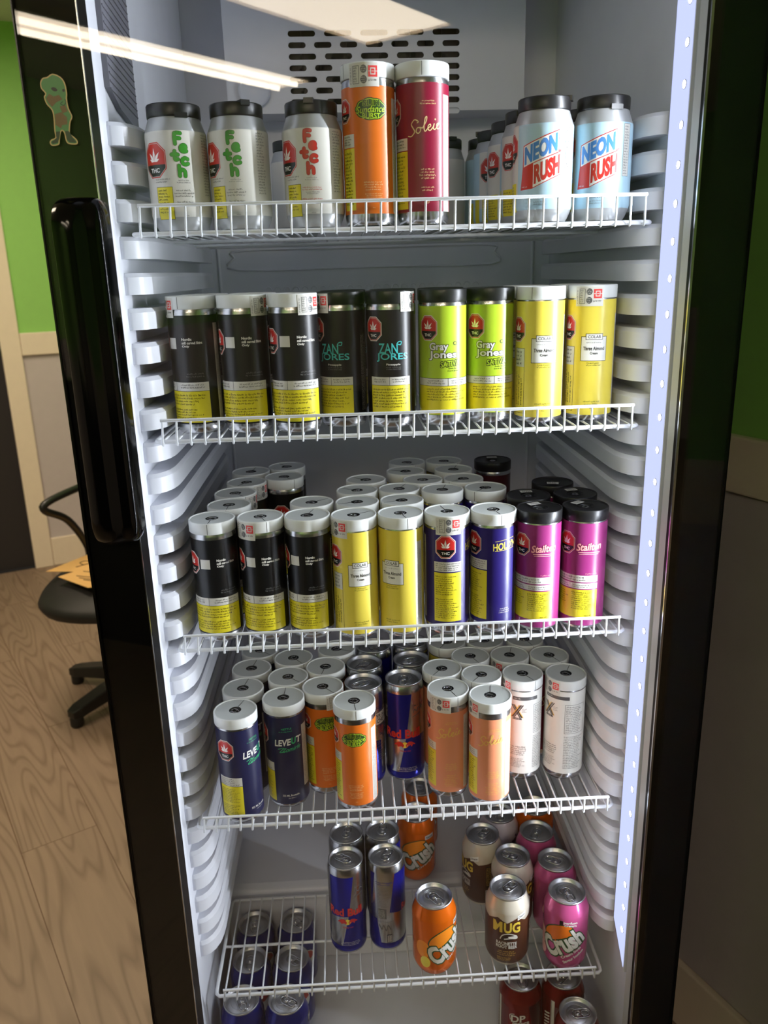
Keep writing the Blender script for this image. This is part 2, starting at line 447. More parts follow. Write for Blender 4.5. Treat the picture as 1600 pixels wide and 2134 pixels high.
# ---------------------------------------------------------------- label designs
FULL = (-90, 90)
def band(a, z0, z1, ink, layer=1, u0=-90, u1=90):
    a.rect(u0, z0, u1, z1, ink, layer)
def art_black():                       # white square, three white lines, yellow warning band
    a = Art()
    a.rect(-22, 101.5, -9.3, 114, 'ink_offwhite', 1)
    for k, (t, wd) in enumerate((('Nordic', 12), ('mill curved Shirt', 24), ('Only', 9))):
        a.text(t, -1+wd/2, 112.4-4.1*k, wd, 3.1, 'ink_offwhite', 2, bold=.05)
    a.micro(0, 74, 24, 68, 'ink_grey', 2, align='c')
    a.rect(-50, 52, 27, 62.5, 'ink_offwhite', 1); a.rect(-50, 14.5, 27, 52, 'ink_yellow', 1)
    a.rect(-15.2, 52, -14.8, 62.5, 'ink_black', 2); a.rect(-50, 51.8, 27, 52.2, 'ink_black', 2)
    a.micro(-46, 61, -18, 55, 'ink_black', 2, align='c'); a.micro(-10, 61, 24, 55, 'ink_black', 2, align='c')
    a.micro(-47, 49, 24, 35, 'ink_black', 4); a.micro(-47, 32, 24, 19, 'ink_black', 4)
    a.thc(-37, 108, 25)
    a.rect(40, 14, 49, 130, 'ink_offwhite', 1); a.micro(41, 128, 48, 16, 'ink_black', 4, rot=True)
    a.micro(56, 126, 84, 66, 'ink_offwhite', 16, layer=2); return a
def art_teal():
    a = Art(); a.thc(-22, 118, 24)
    for t, u, z, ww, h in (('ZAN', -3, 95.5, 23, 12), ('JORES', 2, 85, 39, 10)):
        a.text(t, u, z, ww, h, 'ink_teal2', 3, bold=.015)
    a.ribbon([(7, 98), (9, 102.5), (13, 103), (12, 99.5), (9, 100)], 1, 'ink_teal2', 3)
    a.text('Pineapple', 3, 76.5, 17, 3, 'ink_offwhite', 2, bold=.02); a.micro(-6, 74.5, 13, 70, 'ink_grey', 2, align='c')
    a.rect(-27, 52, 25, 62, 'ink_offwhite', 1); a.rect(-27, 17, 25, 52, 'ink_yellow', 1); a.rect(-2.2, 52, -1.8, 62, 'ink_black', 2); a.rect(-27, 51.8, 25, 52.2, 'ink_black', 2)
    a.micro(-24, 60.5, -4, 55, 'ink_black', 2, align='c'); a.micro(0, 60.5, 23, 55, 'ink_black', 2, align='c')
    a.micro(-25, 49, 23, 25, 'ink_black', 7); a.micro(38, 128, 50, 20, 'ink_offwhite', 6, rot=True); return a
def art_lime():
    a = Art(); a.thc(-20, 117, 25)
    for t, u, z, ww, h in (('Gray', -6, 94.5, 23, 11.5), ('Jones', -1, 85, 34, 11)):
        a.text(t, u, z, ww, h, 'ink_white', 3, bold=.03, halo=('ink_black', .075))
    a.ell(14, 99, 2.6, 2.2, 'ink_black', 2, 12); a.ell(14, 99, 1.8, 1.5, 'ink_lime', 2.5, 12)
    a.text('SATIVA', 8, 75.5, 24, 7, 'ink_lime', 3, bold=.02, halo=('ink_black', .09), skew=.1)
    a.micro(4, 71, 22, 65.5, 'ink_black', 2, align='c')
    a.rect(-40, 49, 40, 58, 'ink_offwhite', 1); a.rect(-40, 15, 40, 49, 'ink_yellow', 1); a.rect(5, 49, 5.4, 58, 'ink_black', 2)
    for z in (49, 58): a.rect(-40, z-.2, 40, z+.2, 'ink_black', 2)
    a.micro(-22, 56.5, 3, 51, 'ink_black', 2, align='c'); a.micro(8, 56.5, 30, 51, 'ink_black', 2, align='c')
    a.micro(-22, 47, 34, 31, 'ink_black', 5)
    a.rect(50, 14, 62, 130, 'ink_offwhite', 1); a.micro(51, 128, 61, 16, 'ink_black', 5, rot=True); return a
def art_yellow():
    a = Art()
    a.rect(-17.5, 73, 13.5, 102, 'ink_black', 1); a.rect(-16.9, 73.6, 12.9, 101.4, 'ink_white', 1.5)
    a.rect(-12, 98, 8, 105.4, 'ink_black', 2); a.rect(-11.4, 98.6, 7.4, 104.8, 'ink_white', 2.4)
    a.text('COLAB', -2, 101.7, 15, 3.8, 'ink_qgrey', 3, bold=.02)
    a.micro(-12, 96, 8, 94, 'ink_grey', 1, align='c')
    a.text('Three Almond', -2, 88, 25, 4.4, 'ink_black', 3, bold=.02); a.text('Cream', -2, 82.5, 9, 3, 'ink_black', 3, bold=.02)
    a.micro(-12, 72, 9, 67, 'ink_badge', 2, align='c'); a.micro(-13, 26, 9, 20, 'ink_badge', 2, align='c'); a.micro(-4, 17, 2, 15, 'ink_badge', 1, align='c')
    a.thc(-38, 112, 25)
    a.rect(-43, 68, -26, 90, 'ink_offwhite', 1); a.frame(-43, 12, -26, 90, .4, 'ink_black', 2); a.micro(-41, 88, -28, 70, 'ink_black', 4); a.micro(-41, 64, -28, 22, 'ink_badge', 3, rot=True)
    a.rect(30, 12, 42, 128, 'ink_offwhite', 1); a.micro(31, 126, 41, 14, 'ink_black', 5, rot=True); return a
def art_indigo():
    a = Art(); a.thc(-2, 121, 26)
    a.rect(-17, 88, 19, 101, 'ink_offwhite', 1); a.micro(-15, 100, 18, 89, 'ink_black', 4, align='c')
    a.rect(-17, 20, 19, 86.5, 'ink_yellow', 1); a.micro(-15, 83, 14, 56, 'ink_black', 9); a.micro(-15, 52, 16, 24, 'ink_black', 10)
    a.text("HOLD'N", 43, 120, 33, 10, 'ink_paleyellow', 3, bold=.025, skew=.12)
    a.ribbon([(29, 125.5), (43, 127.5), (57, 129)], .5, 'ink_paleyellow', 2); a.ribbon([(29, 113), (43, 114), (57, 115.5)], .5, 'ink_paleyellow', 2)
    a.micro(34, 36, 52, 28, 'ink_offwhite', 3, align='c'); a.rect(-46, 20, -34, 132, 'ink_offwhite', 1); a.micro(-45, 130, -35, 22, 'ink_black', 5, rot=True); return a
def art_magenta():
    a = Art(); a.thc(-23, 117, 25)
    a.text('Stailten', 8, 114, 32, 10, 'ink_pinktext', 3, bold=.03, shear=.15, skew=.08, halo=('ink_crimson', .05))
    a.rect(-6, 105.5, 22, 106.7, 'ink_pinktext', 2); a.rect(-5, 103.4, 20, 104.2, 'ink_pinktext', 2)
    a.micro(4, 79, 22, 76.5, 'ink_pinktext', 1)
    for z0, z1 in ((66, 75), (57, 64.5)):
        a.rect(-40, z0, 21, z1, 'ink_offwhite', 1)
    a.micro(-38, 74, 20, 67, 'ink_black', 2); a.micro(-38, 63, -14, 58, 'ink_black', 2); a.micro(-11, 63, 19, 58, 'ink_black', 2)
    a.rect(-40, 17, 21, 55.5, 'ink_yellow', 1); a.micro(-38, 53, -16, 35, 'ink_black', 6); a.micro(-12, 53, 17, 28, 'ink_black', 9)
    a.micro(5, 22, 19, 18.5, 'ink_black', 1); a.rect(44, 14, 56, 130, 'ink_offwhite', 1); a.micro(45, 128, 55, 16, 'ink_black', 5, rot=True); return a
def art_navy():
    a = Art()
    a.text('LEVE', -7, 106, 22, 10, 'ink_white', 3, bold=.03, shear=.1, skew=.07); a.text('U', 8, 107.5, 6.5, 10, 'ink_lgreen', 3, bold=.04, shear=.1); a.text('T', 15.5, 108, 8, 10, 'ink_white', 3, bold=.03, shear=.1)
    a.ribbon([(-14, 96), (-6, 98), (-12, 91), (-4, 93)], .9, 'ink_lgreen', 3)
    a.text('Zomirfe', 5, 95.5, 27, 6.5, 'ink_lgreen', 3, bold=.01, shear=.4, skew=.12)
    a.text('NETTLE', -1, 127, 14, 2.6, 'ink_lgreen', 3); a.micro(-13, 124.5, 11, 121.5, 'ink_lgreen', 1, align='c')
    a.text('355 ML Bouteille', 0, 22, 24, 3, 'ink_offwhite', 3); a.micro(-4, 19, 8, 16.5, 'ink_offwhite', 1, align='c')
    a.thc(-43, 114, 26); a.rect(-56, 60, -22, 73, 'ink_offwhite', 1); a.rect(-56, 12, -22, 59.4, 'ink_yellow', 1)
    a.micro(-54, 72, -24, 61, 'ink_black', 4); a.micro(-54, 56, -25, 34, 'ink_black', 9); a.micro(-54, 31, -25, 15, 'ink_black', 6)
    a.rect(22, 30, 34, 126, 'ink_offwhite', 1); a.micro(23, 124, 33, 32, 'ink_black', 5, rot=True); return a
def art_sundance():
    a = Art()
    # scalloped badge
    pts = []
    for k in range(36):
        t = 2*pi*k/36; rr = 1+.07*abs(sin(4.5*t)); pts.append((12.2*rr*1.38*cos(t), 116+10.4*rr*sin(t)))
    a.poly(pts, 'ink_dgreen', 1); a.poly([(x*.93, 116+(y-116)*.91) for x, y in pts], 'ink_lime', 1.3); a.poly([(x*.88, 116+(y-116)*.85) for x, y in pts], 'ink_dgreen', 1.6)
    a.text('SLIM', 0, 121.8, 18, 6, 'ink_badge', 2.4, bold=.03, halo=('ink_lime', .06)); a.text('Sundance', 0, 115.8, 31, 6.6, 'ink_lime', 3.2, shear=.3, skew=.05, halo=('ink_dgreen', .07))
    a.text('BURST', 0, 109.4, 19, 5.4, 'ink_lime', 2.8, bold=.02)
    a.micro(-11, 46, 12, 36, 'ink_cream', 4, align='c'); a.micro(-9, 34, 11, 24, 'ink_cream', 5, align='c'); a.micro(-1, 20, 4, 18, 'ink_cream', 1)
    a.rect(-38, 80, -20, 93, 'ink_offwhite', 1); a.micro(-36, 92, -22, 82, 'ink_black', 4); a.rect(-38, 17, -20, 79, 'ink_yellow', 1); a.micro(-36, 76, -22, 22, 'ink_black', 16)
    a.thc(-34, 116, 20); a.rect(26, 14, 38, 128, 'ink_offwhite', 1); a.micro(27, 126, 37, 16, 'ink_black', 5, rot=True); return a
def script_solei(a, ink, z, s=1.0, u=0, layer=3):
    def tf(x, y): return (u+x*s, z+(y+.18*x)*s)
    wd = .95
    a.ribbon([(-8, 5.5), (-10.5, 7), (-13.5, 4), (-12, .5), (-10.5, -3), (-13.5, -6), (-17, -5)], wd, ink, layer, tf=tf)
    a.ribbon([(-8.5, 6.4), (-7, 4.4), (-8.4, 3.8)], wd*.8, ink, layer, tf=tf)
    a.ribbon([(-5.5, -.5), (-8.2, -.5), (-9, -3.4), (-7, -5), (-5, -3), (-5.5, -.5), (-3.4, -1.6)], wd, ink, layer, tf=tf)
    a.ribbon([(-3.4, -1.6), (0, 3.5), (.6, 7), (-.9, 6), (-2, -1), (-1, -4.6), (1.4, -2.6)], wd, ink, layer, tf=tf)
    a.ribbon([(1.4, -2.6), (4, -1.2), (3.6, .4), (1.8, -.6), (1.8, -3.4), (3.6, -4.8), (6.6, -2.2)], wd, ink, layer, tf=tf)
    a.ribbon([(6.6, -2.2), (7.6, .4), (6.6, -3.2), (8.2, -4.6), (10.6, -2.4)], wd, ink, layer, tf=tf)
    a.ribbon([(10.6, -2.4), (12.4, 0), (10.2, -.6), (10.2, -3.6), (12, -4.6), (14.4, -2.4)], wd, ink, layer, tf=tf)
    a.ell(u+8.6*s, z+(3.6+.18*8.6)*s, .8*s, .8*s, ink, layer, 8)
def art_solei(ti):
    def f():
        a = Art(); script_solei(a, ti, 99 if ti == 'ink_cream' else 106, 1.17, 3)
        a.micro(-4, 124, 16, 119, ti, 2, align='c'); a.micro(-5, 58, 14, 46, ti, 4, align='c'); a.micro(-4, 40, 13, 34, ti, 2, align='c')
        if ti == 'ink_cream': a.ell(4, 24, 2, 2, ti, 2, 14); a.ell(4, 24, 1.6, 1.6, 'ink_crimson', 2.4, 14); a.text('B', 4, 24, 1.2, 1.8, ti, 3)
        else: a.micro(-6, 34, 15, 20, ti, 5, align='c')
        a.rect(-40, 76, -18, 88, 'ink_offwhite', 1); a.micro(-38, 87, -20, 78, 'ink_black', 3)
        a.rect(-40, 17, -18, 75, 'ink_yellow', 1); a.micro(-38, 72, -20, 22, 'ink_black', 14)
        a.thc(-38, 115, 22)
        a.rect(24, 14, 36, 130, 'ink_offwhite', 1); a.micro(25, 128, 35, 16, 'ink_black', 5, rot=True); return a
    return f
def art_x():
    a = Art()
    for k, (ink, o) in enumerate((('ink_black', -1.6), ('ink_grey', -.2), ('ink_black', 1.0), ('ink_tan', 2.2))):
        a.poly([(-7+o*1.4, 124), (-5.7+o*1.4, 124), (6.6+o*1.2, 104), (5.3+o*1.2, 104)], ink, 1.5+k*.1)
        a.poly([(5.7-o*1.4, 124), (7-o*1.4, 124), (-5.3-o*1.2, 104), (-6.6-o*1.2, 104)], ink, 2+k*.1)
    a.poly([(-7, 100.5), (7, 100.5), (6, 103.6), (-6, 103.6)], 'ink_qgrey', 2); a.micro(-5.5, 103.4, 5.5, 101, 'ink_white', 1, layer=3)
    a.micro(-15, 119, -6, 112, 'ink_qgrey', 3); a.micro(7, 119, 15, 112, 'ink_qgrey', 3)
    a.rect(-7, 131.5, 30, 137, 'ink_qgrey', 1); a.micro(-5, 136, 8, 132.5, 'ink_offwhite', 1, layer=2)
    a.micro(-14, 58, 16, 42, 'ink_black', 5, align='c'); a.micro(-14, 38, 14, 22, 'ink_black', 7)
    a.frame(24, 78, 55, 124, .4, 'ink_black', 1); a.micro(26, 122, 53, 80, 'ink_black', 15); a.micro(24, 74, 55, 20, 'ink_black', 20)
    a.rect(-46, 100, -32, 130, 'ink_orange', 1); a.thc(-60, 112, 22); return a
def art_fetch(ink):
    def f():
        a = Art()
        LET = dict(F=[[(-2.6, -5.4), (-2.9, 0), (-2.5, 4.8)], [(-2.5, 4.8), (0, 5.3), (3.4, 4.9)], [(-2.8, -.2), (0, .2), (2.4, 0)]],
            e=[[(-2.4, .2), (0, .3), (2.4, .7), (1.8, 2.9), (-.5, 3.3), (-2.8, 1.4), (-2.6, -1.8), (0, -3), (2.9, -2.3)]],
            t=[[(0, 5), (-.3, 0), (.3, -3.4), (2.8, -3)], [(-3.4, 1.5), (0, 1.9), (3.2, 1.5)]],
            c=[[(2.8, 2.2), (0, 3.2), (-2.9, 1.2), (-2.7, -1.8), (0, -3.1), (3, -2.2)]], h=[[(-3, 5.6), (-2.9, -4.6)], [(-2.9, -.6), (0, 1.7), (2.7, 0), (2.9, -4.6)]])
        for t, u, z in (('F', -5.5, 92.5), ('e', .2, 82.5), ('t', -9.4, 75), ('c', .8, 70), ('h', -3, 60)):
            for wd, ik, ly in ((4.2, 'ink_dgreen' if ink == 'ink_green' else 'ink_crimson', 2), (3.5, ink, 2.5)):
                for st in LET[t]:
                    P = [(u+x, z+y) for x, y in st]
                    a.ribbon(P, wd, ik, ly, n=6)
                    for e in (P[0], P[-1]): a.ell(e[0], e[1], wd/2, wd/2, ik, ly, 12)
        a.micro(-10, 52, 6, 48, 'ink_grey', 2, align='c')
        if ink == 'ink_green': a.micro(-14, 42.5, 9, 34, 'ink_qgrey', 3, align='c'); a.micro(-13, 31, 9, 25, 'ink_qgrey', 2, align='c')
        else: a.micro(-14, 42.5, 9, 38, 'ink_fetchred', 2, align='c'); a.micro(-10, 37.5, 6, 34, 'ink_qgrey', 2, align='c'); a.micro(-15, 31, 10, 25.5, 'ink_fetchred', 2, align='c')
        a.micro(-5, 16.5, 2, 14.8, 'ink_qgrey', 1, align='c')
        a.thc(-34, 72, 32)
        a.micro(-34, 54, -16, 49, 'ink_qgrey', 2); a.rect(-34, 12, -15, 45, 'ink_yellow', 1); a.frame(-34, 12, -15, 45, .35, 'ink_black', 2); a.micro(-32, 43, -17, 18, 'ink_black', 8)
        a.micro(23, 99, 36, 36, 'ink_qgrey', 22); return a
    return f
def art_neon():
    a = Art()
    P = [(-25, 79), (15.5, 94), (15.5, 73.5), (18.5, 74), (18.5, 49), (-13.5, 35), (-28, 34), (-25.5, 57)]
    a.poly(P, 'ink_nred', 1)
    cx, cy = -5, 63
    a.poly([(-24.2, 78.2), (14.8, 92.8), (14.8, 71.5), (-24.2, 57.4)], 'ink_white', 1.4)
    a.poly([(-12.6, 60.6), (17.8, 71.6), (17.8, 49.6), (-12.6, 36.2)], 'ink_white', 1.4)
    a.text('NEON', -4.8, 75, 36.5, 18.6, 'ink_nblue', 2.5, bold=.055, skew=.37)
    a.text('RUSH', 2.6, 54.4, 28.5, 20, 'ink_nred', 2.5, bold=.055, skew=.38)
    a.micro(-26, 38.5, -15, 36, 'ink_offwhite', 1, layer=2)
    a.text('Bourbons', -4, 25.5, 16, 2.6, 'ink_qgrey', 2); a.micro(-13, 22.5, 4, 17.5, 'ink_grey', 2, align='c')
    a.rect(24, 46, 34, 99, 'ink_offwhite', 1); a.frame(24, 46, 34, 99, .35, 'ink_qgrey', 2); a.micro(25.2, 97.5, 33, 47.5, 'ink_qgrey', 18)
    a.rect(-62, 30, -33, 101, 'ink_offwhite', 1); a.thc(-47, 78, 27); a.rect(-56, 12, -36, 42, 'ink_yellow', 1.4); a.micro(-55, 40, -37, 15, 'ink_black', 8)
    a.rect(-72, 12, -62, 42, 'ink_yellow', 1); return a
def art_redbull():
    a = Art(); h = 90
    for o in (0, -89.8):
        # blue quarters: upper left, lower right of the slanted split
        a.poly([(o-27, 143), (o+12, 143), (o+3, 72), (o-22, 70), (o-27, 69)], 'paint_rbblue', 1)
        a.poly([(o+3, 72), (o+18, 75), (o+40, 72), (o+40, 8), (o-10, 8)], 'paint_rbblue', 1)
    a.poly([(-90, 16), (90, 16), (90, 5.5), (-90, 5.5)], 'paint_rbblue', 1.2)
    a.text('Red Bull', -2, 80, 54, 14.5, 'ink_nred', 3, bold=.035)
    a.ell(1, 62, 4.2, 5, 'ink_sunyellow', 1.8, 16)
    for sx in (-1, 1):
        a.poly([(1+sx*x, y) for x, y in ((1, 61), (3, 65), (6, 67.5), (10, 67), (14, 64), (16, 61.5), (12, 62), (10, 58.5), (8, 61.5), (5, 60), (3, 57.5))], 'ink_nred', 2)
    a.micro(-10, 54, 14, 50, 'ink_nred', 1, align='c')
    a.micro(-12, 25, 22, 17, 'ink_offwhite', 3, layer=3, align='c')
    a.micro(14, 127, 27, 122, 'ink_qgrey', 1); a.ribbon([(14, 112), (17, 118), (20, 114), (23, 119), (27, 117)], .9, 'ink_qgrey', 2); a.ribbon([(13, 106), (27, 110)], .8, 'ink_qgrey', 2)
    a.micro(30, 128, 56, 123, 'paint_rbblue', 2); a.frame(30, 62, 58, 121, .3, 'ink_qgrey', 2); a.micro(32, 119, 56, 66, 'ink_qgrey', 18)
    a.micro(36, 58, 50, 40, 'ink_qgrey', 5)
    return a
def art_rbside():
    a = Art()
    a.poly([(-29, 143), (-20, 143), (-29, 70)], 'paint_rbblue', 1)
    a.poly([(12, 143), (60, 143), (50, 70), (20, 70), (3, 74)], 'paint_rbblue', 1)
    a.poly([(-40, 60), (-18, 60), (-10, 8), (-40, 8)], 'paint_rbblue', 1); a.poly([(-90, 16), (90, 16), (90, 5.5), (-90, 5.5)], 'paint_rbblue', 1.2)
    a.text('Red Bull', 44, 76, 40, 13, 'ink_nred', 3, bold=.035)
    a.micro(-18, 130, 9, 123, 'paint_rbblue', 2); a.frame(-17, 56, 6, 122, .3, 'ink_qgrey', 2); a.micro(-15, 120, 4, 82, 'ink_qgrey', 14); a.rect(-15, 62, -2, 80, 'ink_qgrey', 1.5)
    a.micro(-14.5, 79, -3, 63, 'ink_offwhite', 6, layer=3)
    a.ribbon([(-14, 50), (-10, 42), (-7, 50), (-3, 40), (0, 50), (4, 42)], 1.2, 'ink_qgrey', 2)
    a.rect(-2, 18, 6, 32, 'ink_navy', 2)
    for k in range(5): a.rect(-1+k*1.4, 19, -.4+k*1.4, 31, 'ink_offwhite', 3)
    return a
def art_rbboard():
    a = art_redbull(); a.poly([(28, 98), (62, 98), (62, 118), (28, 118)], 'ink_offwhite', 4); a.frame(28, 98, 62, 118, .6, 'ink_black', 5)
    a.text('YP. NON\nCHETTE', 45, 108, 28, 14, 'ink_black', 5.5, bold=.02); return a
def art_crush(grape=False):
    def f():
        a = Art(); rt = .52
        a.ell(-8, 70, 26, 15, 'ink_crushgreen', 1, 30, rot=rt); a.ell(-7.6, 70, 24.4, 13.4, 'ink_orangeorange' if not grape else 'ink_orange', 1.4, 30, rot=rt)
        a.text('Crush', 0, 54, 66, 34, 'ink_offwhite', 3, bold=.045, rot=rt, halo=('ink_crushgreen', .10))
        a.text('Orange' if not grape else 'Cream Soda', 13, 37.5, 34, 5, 'ink_offwhite', 3.4, bold=.03, rot=rt)
        if grape: a.text('Saveur bonbon', 17, 30, 36, 5.4, 'ink_offwhite', 3.4, bold=.03, rot=rt); a.rect(-6, 87, -1, 95, 'ink_black', 1)
        if grape: a.text('parfum\ncream', 10, 90.5, 20, 9, 'ink_offwhite', 3, bold=.03)
        else: a.rect(12, 86, 30, 94, 'ink_offwhite', 1); a.text('Naturel', 21, 90, 15, 5, 'ink_navy', 2, bold=.02)
        a.ell(-40, 50, 12, 15, 'ink_orangeorange' if not grape else 'ink_pinktext', 1, 24); a.ell(-36, 28, 8, 10, 'ink_sunyellow' if not grape else 'ink_pinktext', 1.2, 20)
        a.micro(50, 90, 80, 20, 'ink_offwhite', 18); return a
    return f
def art_mug():
    a = Art()
    a.poly([(-104, 84), (-60, 90), (-30, 84), (-14, 92), (0, 84), (16, 93), (30, 84), (60, 90), (104, 84), (104, 8), (-104, 8)], 'ink_brown', 1)
    Mp = [(-7.5, -9.5), (-3.2, -9.5), (-3.2, 1), (0, -5), (3.2, 1), (3.2, -9.5), (7.5, -9.5), (7.5, 9.5), (3.6, 9.5), (0, 2.5), (-3.6, 9.5), (-7.5, 9.5)]
    a.poly([(-14+x*1.16, 76+y*1.08) for x, y in Mp], 'ink_dbrown', 2.5); a.poly([(-14+x, 76+y) for x, y in Mp], 'ink_mugold', 3)
    a.text('UG', 8, 76, 25, 19, 'ink_mugold', 3, bold=.035, halo=('ink_dbrown', .06))
    a.ell(2, 58, 13, 6, 'ink_dbrown', 1.5, 24, rot=.1); a.ribbon([(-10, 54), (-6, 62), (4, 65), (14, 61), (15, 56), (6, 57), (-4, 55)], 1.6, 'ink_offwhite', 2); a.poly([(2, 60), (15, 62), (15, 57), (4, 56)], 'ink_offwhite', 2.5)
    a.text('RACINETTE\nROOT BEER', 0, 44, 32, 12, 'ink_offwhite', 3, bold=.03)
    a.micro(-14, 34, 14, 24, 'ink_tan', 3, align='c'); a.micro(-14, 22, 12, 14, 'ink_tan', 3)
    a.poly([(16, 96), (30, 101), (30, 92), (16, 88)], 'ink_white', 2); a.text('Diete', 23, 94.5, 11, 4, 'ink_black', 3, skew=.3)
    a.rect(42, 40, 66, 82, 'ink_dbrown', 2); a.micro(43, 80, 65, 44, 'ink_tan', 12, layer=3); a.rect(42, 14, 62, 36, 'ink_offwhite', 2)
    for k in range(12): a.rect(43, 15+k*1.7, 61, 15.8+k*1.7, 'ink_qgrey', 3)
    a.rect(64, 10, 72, 22, 'ink_yellow', 2); return a
def art_grape():
    a = Art(); a.poly([(-104, 70), (-40, 84), (0, 70), (40, 84), (104, 70), (104, 8), (-104, 8)], 'ink_purple', 1)
    a.text('Crush', 0, 80, 44, 18, 'ink_purple', 3, bold=.06, rot=.4); return a
def art_blue():
    a = Art(); a.ell(0, 62, 21, 21, 'ink_white', 1, 30); a.ell(0, 62, 19.5, 19.5, 'ink_nred', 1.3, 30)
    a.poly([(-19.5, 60), (-8, 66), (6, 60), (19.5, 66), (19, 54), (8, 44), (-8, 44), (-18, 52)], 'ink_white', 1.8)
    a.rect(30, 84, 46, 97, 'ink_black', 1); a.text('RES\nUIS', 38, 90.5, 12, 10, 'ink_offwhite', 3, bold=.04)
    a.rect(66, 20, 84, 86, 'ink_offwhite', 1); a.micro(68, 84, 82, 22, 'ink_navy', 16); return a
def art_pepper():
    a = Art()
    a.text('DP', -2, 72, 22, 13, 'ink_offwhite', 3, bold=.02, skew=.2, halo=('ink_maroon', .06)); a.text('PEPPER', 3, 62, 27, 7, 'ink_offwhite', 3, bold=.02, skew=.2)
    a.ribbon([(-14, 66), (-15, 76), (-8, 80)], 1, 'ink_offwhite', 2); a.micro(-10, 55, 10, 52, 'ink_offwhite', 1, align='c')
    a.rect(-33, 8, -18, 88, 'ink_pepper', .8); a.poly([(14, 96), (40, 96), (40, 8), (0, 8), (2, 40), (20, 54)], 'ink_maroon', 1)
    a.rect(-40, 8, -34, 98, 'ink_offwhite', 1); a.rect(-39.4, 8, -38.6, 98, 'ink_maroon', 1.5)
    for k in range(9): a.poly([(-52, 16+k*6), (-42, 20+k*6), (-42, 23+k*6), (-52, 19+k*6)], 'ink_offwhite', 1)
    return a

DES = {}
ZC_SODA = (12, 14.5, 17, 98.5, 100.5, 102.8, 105.2, 109, 113)
def design(key, kind, paint, art, base=None):
    a = art()
    parts = []
    if kind in ('tall', 'snap'):
        parts.append(('can_body', body_mesh('tall' if kind == 'tall' else 'soda', paint).mesh('can_body'), None))
        rf = tall_r if kind == 'tall' else soda_r
        parts.append(('label_sleeve', a.wrap(rf, 'label_sleeve', base, zcut=(ZC_SODA if kind == 'snap' else ())), None))
    else:
        rf = rb_r if kind == 'rb' else soda_r
        b = body_mesh(kind, paint).mesh('can_body')
        me = a.wrap(rf, 'art', zcut=(ZC_SODA if kind == 'soda' else (6, 10.5, 143.5)))
        # join print and body into one mesh
        bm = bmesh.new(); bm.from_mesh(me); nm = len(me.materials)
        bm2 = bmesh.new(); bm2.from_mesh(b)
        for f in bm2.faces: f.material_index += nm
        tmp = bpy.data.meshes.new('tmp'); bm2.to_mesh(tmp); bm2.free(); bm.from_mesh(tmp); bpy.data.meshes.remove(tmp)
        for m in b.materials: me.materials.append(m)
        bm.to_mesh(me); bm.free(); me.name = 'can_body'
        for p in me.polygons: p.use_smooth = True
        parts.append(('can_body', me, None))
    DES[key] = (kind, parts)
BL = lambda ink, z0=.0125, z1=.1395: (z0, z1, ink)
design('black', 'tall', 'can_alu', art_black, BL('ink_black'))
design('teal', 'tall', 'can_alu', art_teal, BL('ink_black'))
design('lime', 'tall', 'can_alu', art_lime, BL('ink_lime', .014, .142))
design('yellow', 'tall', 'can_alu', art_yellow, BL('ink_sunyellow', .008, .1445))
design('indigo', 'tall', 'can_alu', art_indigo, BL('ink_indigo', .014, .1425))
design('magenta', 'tall', 'can_alu', art_magenta, BL('ink_magenta', .006, .1445))
design('navy', 'tall', 'can_alu', art_navy, BL('ink_navy', .008, .1435))
design('sundance', 'tall', 'can_alu', art_sundance, BL('ink_orange', .013, .1385))
design('solei', 'tall', 'can_alu', art_solei('ink_cream'), BL('ink_crimson', .014, .1405))
design('peach', 'tall', 'can_alu', art_solei('ink_tan'), BL('ink_salmon', .011, .1375))
design('xcan', 'tall', 'can_alu', art_x, BL('ink_white', .012, .1445))
design('maroon', 'tall', 'can_alu', art_solei('ink_cream'), BL('ink_maroon', .013, .1405))
design('fetchg', 'snap', 'paint_grey', art_fetch('ink_green'), (.0145, .1005, 'ink_offwhite'))
design('fetchr', 'snap', 'paint_grey', art_fetch('ink_fetchred'), (.0145, .1005, 'ink_offwhite'))
design('neon', 'snap', 'paint_grey', art_neon, (.0135, .1005, 'ink_lblue'))
design('rb', 'rb', 'can_alu', art_redbull)
design('rbside', 'rb', 'can_alu', art_rbside)
design('rbboard', 'rb', 'can_alu', art_rbboard)
design('crush', 'soda', 'paint_crush', art_crush())
design('pink', 'soda', 'paint_pink', art_crush(True))
design('mug', 'soda', 'paint_cream', art_mug)
design('grape', 'soda', 'paint_purplewhite', art_grape)
design('blue', 'soda', 'paint_pblue', art_blue)
design('pepper', 'soda', 'paint_pepper', art_pepper)
KNAME = {'tall': 'tall_can', 'snap': 'short_can', 'rb': 'energy_drink_can', 'soda': 'soda_can'}
PROTO = {}
